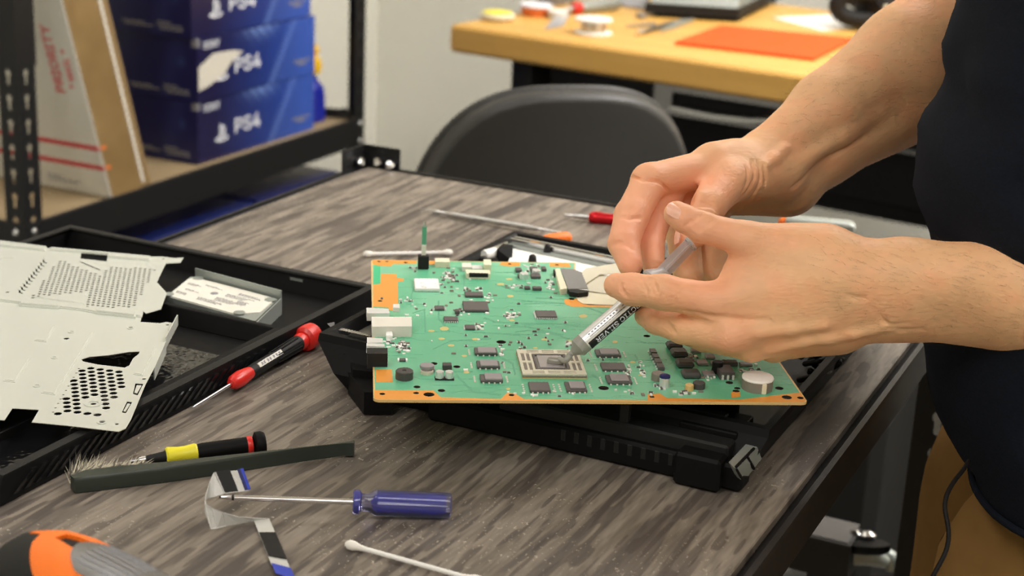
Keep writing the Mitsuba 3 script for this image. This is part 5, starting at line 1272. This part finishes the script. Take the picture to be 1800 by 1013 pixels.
# ------------------------------------------------------------------ the person: arms and hands as one distance field
def J(x, y, d): return deep(x, y, d)
def rp(r, d): return r * d / FPX            # radius in picture units -> metres
near = [  # near (left) arm: back of the hand to the viewer, thumb on top
    ((2060, 560, .93), 128, (1800, 520, .965), 92, .012), ((1800, 500, .962), 74, (1590, 490, .992), 66, .012), ((1800, 548, .975), 74, (1590, 532, 1.005), 62, .012),
    ((1590, 498, .995), 70, (1480, 492, 1.0), 72, .014), ((1590, 530, 1.0), 60, (1470, 552, 1.01), 62, .014),
    ((1480, 490, 1.0), 66, (1256, 532, 1.003), 33, .014), ((1480, 530, 1.003), 60, (1284, 588, 1.002), 30, .010), ((1470, 560, 1.010), 50, (1322, 608, 1.012), 27, .010), ((1470, 575, 1.02), 46, (1362, 612, 1.03), 24, .010),
    ((1440, 440, 1.005), 46, (1310, 421, 1.0), 30, .016), ((1400, 470, 1.01), 52, (1330, 480, 1.012), 38, .016), ((1400, 520, 1.008), 50, (1320, 545, 1.012), 36, .014), ((1330, 450, 1.008), 30, (1298, 492, 1.010), 24, .014), ((1370, 480, 1.035), 46, (1300, 478, 1.050), 30, .012),
    ((1312, 421, 1.0), 30.5, (1232, 399, .998), 26, .005), ((1232, 399, .998), 26, (1190, 374, 1.000), 19.5, .004), ((1200, 385, .999), 24, (1188, 378, 1.0), 20, .004),
    ((1252, 530, 1.003), 33, (1166, 514, 1.001), 29.5, .005), ((1166, 514, 1.001), 31, (1110, 509, 1.009), 27, .004), ((1112, 509, 1.009), 27.5, (1083, 502, 1.015), 22, .004),
    ((1280, 590, 1.003), 30, (1200, 577, 1.015), 27, .004), ((1200, 577, 1.015), 27.5, (1154, 563, 1.027), 24, .003), ((1154, 563, 1.027), 24, (1135, 555, 1.036), 20, .003),
    ((1320, 608, 1.012), 27, (1238, 594, 1.040), 24, .004), ((1238, 594, 1.040), 24, (1186, 580, 1.060), 20, .003),
    ((1360, 612, 1.03), 24, (1280, 600, 1.062), 20, .004), ((1280, 600, 1.062), 20, (1225, 588, 1.082), 17, .003),
]
far = [   # far (right) arm: thumb side to the viewer, index finger bent down
    ((1760, -20, 1.235), 112, (1600, 118, 1.215), 104, .016), ((1590, 98, 1.205), 84, (1455, 190, 1.185), 62, .014), ((1600, 168, 1.220), 84, (1450, 262, 1.195), 58, .010),
    ((1455, 192, 1.183), 62, (1352, 266, 1.165), 44, .012), ((1450, 262, 1.195), 58, (1392, 312, 1.185), 56, .012),
    ((1365, 288, 1.170), 52, (1255, 288, 1.135), 38, .012), ((1290, 288, 1.145), 36, (1140, 318, 1.102), 30, .008), ((1380, 320, 1.185), 50, (1270, 330, 1.150), 36, .012), ((1385, 330, 1.195), 48, (1200, 350, 1.150), 30, .010),
    ((1360, 305, 1.160), 50, (1280, 322, 1.120), 33, .010), ((1285, 318, 1.122), 34, (1246, 362, 1.096), 30, .006), ((1246, 362, 1.096), 29, (1218, 412, 1.072), 24, .004), ((1220, 410, 1.072), 24, (1206, 424, 1.066), 19, .004),
    ((1142, 320, 1.102), 31, (1110, 380, 1.080), 30, .005), ((1110, 380, 1.080), 30.5, (1096, 428, 1.060), 27.5, .003), ((1097, 430, 1.060), 27.5, (1108, 466, 1.046), 22, .0025),
    ((1175, 335, 1.125), 30, (1146, 395, 1.108), 28, .004), ((1146, 395, 1.108), 28, (1142, 440, 1.085), 25, .003), ((1142, 440, 1.085), 25, (1150, 470, 1.070), 20, .003),
    ((1205, 350, 1.150), 32, (1200, 410, 1.135), 29, .004), ((1200, 410, 1.135), 30, (1210, 485, 1.105), 27, .003),
    ((1250, 365, 1.165), 30, (1255, 425, 1.150), 26, .006), ((1255, 425, 1.150), 29, (1258, 485, 1.125), 27, .006),
]
veins = [((1490, 584, 1.000), (1420, 598, 1.002), 7), ((1420, 598, 1.002), (1345, 611, 1.001), 7)]
tend = [((1480, 236, 1.168), (1400, 292, 1.152), 10), ((1590, 160, 1.190), (1480, 236, 1.168), 10)]
# creases at the joints and raised veins, given as picture points and put on the surface there
crease_n = [([(1216, 392), (1224, 384), (1236, 378)], .0010), ([(1222, 402), (1232, 392), (1246, 382)], .0010), ([(1230, 407), (1240, 397), (1255, 386)], .0009), ([(1205, 398), (1213, 390)], .0006),
            ([(1126, 490), (1132, 500), (1138, 514)], .0008), ([(1136, 488), (1143, 500), (1148, 516)], .0008), ([(1146, 490), (1153, 504), (1157, 518)], .0007), ([(1092, 500), (1095, 512), (1102, 522)], .0005),
            ([(1166, 566), (1171, 574), (1178, 582)], .0007), ([(1174, 566), (1180, 576), (1187, 584)], .0006), ([(1205, 548), (1250, 556), (1300, 562), (1350, 562)], .0012),
            ([(1548, 556), (1556, 568), (1572, 574), (1596, 570)], .0010), ([(1556, 578), (1584, 582), (1620, 580)], .0009), ([(1492, 520), (1505, 524), (1520, 524)], .0011)]
crease_f = [([(1094, 381), (1108, 384), (1124, 383)], .0012), ([(1074, 430), (1088, 427), (1104, 430), (1112, 438)], .0013), ([(1164, 372), (1176, 384)], .0010), ([(1108, 312), (1130, 316), (1160, 320), (1178, 340)], .0010),
            ([(1222, 358), (1236, 356), (1252, 360)], .0008), ([(1222, 364), (1236, 362), (1254, 366)], .0008), ([(1222, 371), (1238, 369), (1252, 373)], .0008),
            ([(1322, 282), (1326, 310), (1312, 340), (1290, 362)], .0009), ([(1332, 282), (1337, 312), (1322, 346), (1298, 370)], .0009), ([(1342, 286), (1346, 316), (1330, 352)], .0008), ([(1312, 290), (1314, 318), (1302, 344)], .0007),
            ([(1395, 330), (1420, 306), (1460, 276), (1520, 240)], .0016)]
vein_n = [([(1500, 588), (1455, 596), (1410, 602), (1352, 616)], .0016), ([(1560, 572), (1530, 580), (1500, 588)], .0014), ([(1330, 586), (1390, 580), (1450, 572)], .0016)]
vein_f = [([(1380, 262), (1360, 280), (1345, 292)], .0020), ([(1235, 318), (1232, 345), (1228, 360)], .0014)]
def collect(bones):
    out = []
    for a, ra, b, rb2, kk in bones:
        out.append((J(*a), rp(ra, a[2]), J(*b), rp(rb2, b[2]), kk))
    return out
FIELDS = []
def field_mesh(bones, h, extra=(), cut=(), bumps=()):
    P = np.array([p for b in bones for p in (b[0], b[2])]); R_ = max(max(b[1], b[3]) for b in bones) + .012
    F = Field(P.min(0) - R_, P.max(0) + R_, h)
    for a, ra, b, rb2, kk in bones: F.bone(a, ra, b, rb2, kk)
    for a, b, r in extra: F.bone(J(*a), rp(r, a[2]), J(*b), rp(r, b[2]), .009)
    for p, r in bumps: F.vein(p, r)
    for p, r in cut: F.crease(p, r)
    FIELDS.append(F)
    return F.mesh()
HS = .00115
nm_, fm_ = field_mesh(collect(near), HS, (), crease_n, vein_n), field_mesh(collect(far), HS, tend, crease_f, vein_f)
# upper arms, shoulders, neck, head: coarser, joined behind the shirt
shn, shf = W(-.02, .96, 1.40), W(-.02, 1.33, 1.42)
eln, elf = J(2060, 560, .93), J(1760, -20, 1.235)
chest = W(.03, 1.15, 1.33)
core = [(eln, rp(120, .93), shn, .052, .03), (elf, rp(108, 1.235), shf, .052, .03), (shn, .065, chest, .10, .05), (shf, .065, chest, .10, .05), (chest, .11, W(.02, 1.15, 1.02), .12, .06), (chest + UP * .06, .06, W(-.03, 1.15, 1.52), .055, .04),
        (W(-.05, 1.15, 1.60), .082, W(-.07, 1.15, 1.68), .088, .03), (W(-.13, 1.15, 1.575), .03, W(-.10, 1.15, 1.58), .05, .03), (W(-.165, 1.15, 1.625), .010, W(-.15, 1.15, 1.65), .010, .012)]
cm_ = field_mesh(core, .007)
def vskin(m, base, tips):
    v = m.vertices
    c = np.tile(np.array(base, float), (len(v), 1))
    n3 = meshkit.fbm(v * 55, 3, 3)[:, None]; n4 = meshkit.fbm(v * 260, 2, 8)[:, None]
    c *= .86 + .20 * n3 + .10 * n4; c[:, 1:] *= 1 - .12 * np.clip((n3 - .40) / .3, 0, 1)
    for p, r, amt in tips:
        w = np.exp(-(np.linalg.norm(v - J(*p), axis=1) / r) ** 2)[:, None] * amt
        c = c * (1 - w) + np.array([.88, .375, .24]) * w
    for p, r in (((1304, 532, .985), .0018), ((1560, 186, 1.15), .0012)):
        w = np.exp(-(np.linalg.norm(v - J(*p), axis=1) / r) ** 2)[:, None] * .7
        c = c * (1 - w) + np.array([.42, .08, .06]) * w
    return c
SK = (.79, .455, .242)
tips_n = [((1075, 500, 1.0), .022, .55), ((1165, 514, .985), .014, .25), ((1245, 538, .98), .016, .45), ((1190, 375, .99), .018, .55), ((1300, 410, .985), .022, .35), ((1130, 560, 1.02), .016, .4), ((1288, 610, .985), .018, .5), ((1240, 400, .985), .016, .3), ((1260, 480, .995), .025, .4)]
tips_f = [((1105, 460, 1.04), .024, .75), ((1100, 400, 1.06), .024, .6), ((1130, 330, 1.08), .028, .4), ((1150, 420, 1.08), .03, .6), ((1190, 340, 1.11), .03, .55), ((1262, 310, 1.10), .022, .4), ((1210, 415, 1.06), .016, .35), ((1250, 350, 1.07), .012, .3)]
k = thing('person', 'person in a navy shirt and khaki trousers squeezing thermal paste with both hands', 'person')
arm_all = trimesh.util.concatenate([nm_, fm_, cm_])
cols = np.vstack([vskin(nm_, SK, tips_n), vskin(fm_, SK, tips_f), np.tile(SK, (len(cm_.vertices), 1))])
add(k + '__body', arm_all, 'skin', True, 'bare forearms and hands', color=cols)
def nail(c, along, out, l, w, label=None):
    along = np.array(along, float); along /= np.linalg.norm(along); out = np.array(out, float); out -= along * (out @ along); out /= np.linalg.norm(out); sd_ = np.cross(along, out)
    vs, fs, na_, nb = [], [], 9, 9
    for lay in (0, 1):
        for i in range(na_):
            for j in range(nb):
                a, b = -1 + 2 * i / (na_ - 1), -1 + 2 * j / (nb - 1)
                a2 = a * math.sqrt(1 - .42 * b * b); b2 = b * math.sqrt(1 - .25 * a * a)
                vs.append(c + along * (a2 * l / 2) + sd_ * (b2 * w / 2) - out * (b2 * b2 * w * .26 + a2 * a2 * l * .06) + out * (.0005 * (1 - lay)))
    for i in range(na_ - 1):
        for j in range(nb - 1):
            q = [i * nb + j, i * nb + j + 1, (i + 1) * nb + j + 1, (i + 1) * nb + j]
            fs += [[q[0], q[2], q[1]], [q[0], q[3], q[2]]]
            q = [x + na_ * nb for x in q]; fs += [q[:3], [q[0], q[2], q[3]]]
    return add('person__fingernail', trimesh.Trimesh(vs, fs, process=False), 'nail', True, label)
# hair on the forearms
def hair_on(m, n, box, lmin, lmax, down):
    pts_, fi = trimesh.sample.sample_surface(m, n * 6, seed=3)
    nn = m.face_normals[fi]; q = proj(pts_); out = []
    for p, nr, (x, y, d) in zip(pts_, nn, q):
        if not inside(box, x, y) or len(out) >= n: continue
        t = np.array(down) - nr * (np.array(down) @ nr); t /= np.linalg.norm(t) + 1e-9
        t = t + rng.normal(0, .22, 3)
        l = lmin + (lmax - lmin) * rng.random()
        p1, p2 = p + nr * l * .30 + t * l * .35, p + nr * l * .46 + t * l
        w = np.cross(t, nr); w /= np.linalg.norm(w) + 1e-9
        r = .00004
        out.append(trimesh.Trimesh([p + w * r, p - w * r, p1 + w * r, p1 - w * r, p2], [[0, 1, 3], [0, 3, 2], [2, 3, 4], [1, 0, 3], [3, 0, 2], [3, 2, 4]], process=False))
    return out
hs = hair_on(nm_, 1700, [(1440, 380), (1900, 400), (1900, 660), (1560, 620), (1440, 520)], .003, .009, J(1300, 520, 1.0) - J(1800, 500, .98) + UP * .06)
hs += hair_on(fm_, 1500, [(1320, 200), (1600, -40), (1740, -40), (1700, 200), (1560, 240), (1420, 260)], .004, .010, J(1350, 290, 1.16) - J(1650, 80, 1.22) + UP * .1)
add(k + '__arm_hair', join(hs), 'hair', False, 'fine dark arm hair', kind='stuff')
nail(FIELDS[0].surf(1193, 366) - UP * .0006, J(1176, 361, .99) - J(1212, 377, .988), UP * .75 - VIEW[2] * .7, .0145, .0115, 'thumbnail')
nail(J(1187, 416, 1.0585), J(1185, 426, 1.058) - J(1188, 404, 1.0585), -VIEW[0] * 1.0 - VIEW[2] * .15, .0110, .0095, 'pale nail edge of the other thumb')

# shirt: rings whose front follows the belly and chest
SIL = [(-160, 1690), (0, 1677), (27, 1668), (77, 1650), (104, 1647), (141, 1652), (177, 1636), (218, 1612), (259, 1610), (300, 1622), (345, 1628), (422, 1634), (520, 1634), (600, 1634), (650, 1641), (740, 1667), (800, 1680), (840, 1700), (900, 1722)]
vc = 1.115
levels = np.linspace(1.45, .878, 62)
base_c = {}
rings = []
na = 96
ang = np.arange(na) * 2 * np.pi / na
for i, z in enumerate(levels):
    t = (z - .878) / (1.45 - .878)
    a_, b_ = .125 + .012 * math.sin(t * 3), .175 + .012 * math.sin(t * 2.5)
    if t > .85: a_ *= 1 - (t - .85) * 1.6; b_ *= 1 - (t - .85) * .6
    uc = -.07
    for it in range(6):
        ring = np.array([W(uc - a_ * math.cos(x), vc + b_ * math.sin(x), z) for x in ang])
        q = proj(ring); j = np.argmin(q[:, 0]); y = q[j, 1]
        tx = np.interp(y, [s[0] for s in SIL], [s[1] for s in SIL])
        uc += (tx - q[j, 0]) * q[j, 2] / FPX * 1.05
        uc = np.clip(uc, -.14, .09)
    rings.append(ring)
R_ = np.array(rings)
nrm = R_ - R_.mean(1, keepdims=True); nrm /= np.linalg.norm(nrm, axis=2, keepdims=True)
fold = meshkit.fbm(np.stack([R_[..., 0] * 9 + R_[..., 2] * 5, R_[..., 1] * 5, R_[..., 2] * 16], -1), 3, 5) - .5
ridge = np.abs(meshkit.noise(np.stack([R_[..., 0] * 5 + R_[..., 2] * 9, R_[..., 1] * 6 - R_[..., 2] * 3, R_[..., 2] * 11], -1), 21) - .5)
fc = np.clip(np.abs((np.cos(ang)[None, :] - .55)) * 2.5, 0.15, 1)
R_ = R_ + nrm * ((fold * .034 - np.exp(-(ridge / .05) ** 2) * .010)[..., None]) * fc[..., None]
outer_ = [R_[i] for i in range(len(R_))]
hem = [R_[-1] - nrm[-1] * .003 - UP * .001, R_[-2] - nrm[-2] * .004, R_[-8] - nrm[-8] * .006]
sh_parts = [loft(outer_ + hem)]
def sleeve(a, ra, b, rb2, n=16):
    pts2 = [a + (b - a) * t for t in np.linspace(0, 1, n)]
    rr = np.linspace(ra, rb2, n) + .004 * np.sin(np.linspace(0, 9, n))
    return tube(pts2, rr, 28)
sh_parts.append(sleeve(W(0, 1.0, 1.41), .085, shn + (eln - shn) * .62, .062))
sh_parts.append(sleeve(W(0, 1.25, 1.42), .085, shf + (elf - shf) * .55, .062))
sh_parts.append(trimesh.Trimesh(*(lambda s: (s.vertices * [.13, .20, .07] @ np.array([U, V, UP]) + W(-.02, 1.125, 1.415), s.faces))(trimesh.creation.icosphere(3)), process=False))
add(k + '__shirt', join(sh_parts), 'shirt', True, 'navy short-sleeved shirt')
hemr = [R_[-1][j] + nrm[-1][j] * .0012 for j in range(na)] + [R_[-1][0] + nrm[-1][0] * .0012]
add(k + '__shirt_hem', tube(hemr, .0028, 6), 'shirt', True)
# khaki trousers
def leg(v0, us, z0, vk, top_b):
    rr = []
    for z in np.linspace(z0, .10, 30):
        t = (z0 - z) / (z0 - .10)
        u = np.interp(t, [0, .06, .12, .5, 1], us); v = np.interp(t, [0, .5, 1], [v0, vk, vk])
        a_, b_ = np.interp(t, [0, .18, .5, 1], [.090, .092, .082, .072]), np.interp(t, [0, .18, .5, 1], [top_b, .095, .080, .072])
        ring = np.array([W(u - a_ * math.cos(x), v + b_ * math.sin(x), z) for x in np.arange(40) * np.pi / 20])
        f = meshkit.fbm(np.stack([ring[:, 0] * 14, ring[:, 1] * 14, ring[:, 2] * 7], -1), 3, 9) - .5
        c = ring.mean(0); ring = ring + (ring - c) / np.linalg.norm(ring - c, axis=1, keepdims=True) * (f * .016)[:, None]
        rr.append(ring)
    return loft(rr)
add(k + '__trousers', join([leg(1.065, (.03, -.030, -.062, -.075, -.060), .93, 1.035, .085), leg(1.19, (.02, -.070, -.100, -.118, -.10), .93, 1.215, .085)]), 'khaki', True, 'khaki trousers')
for u, v in ((-.05, 1.03), (-.08, 1.225)):
    sh = trimesh.creation.icosphere(3); vv = sh.vertices * [.135, .048, .05]; vv[:, 2] = np.maximum(vv[:, 2], -.035)
    add(k + '__shoe', trimesh.Trimesh(vv @ np.array([U, V, UP]) + W(u - .06, v, .036), sh.faces, process=False), 'soft_black', True, 'black shoe')
    add(k + '__ankle', lathe([(.045, 0), (.042, 1)], W(u, v, .05), W(u, v, .14), 16), 'soft_black', 30)
k = thing('earphone_cable', 'thin black cable hanging out from under the navy shirt over the trousers', 'cable')
cp = [deep(1703, 810, .992), deep(1687, 834, .982), deep(1668, 862, .972), deep(1661, 892, .965), deep(1667, 930, .960), deep(1664, 965, .957), deep(1650, 995, .955), deep(1632, 1040, .955)]
add(k, tube(spline(cp, 50), .0014, 8), 'cord', True)
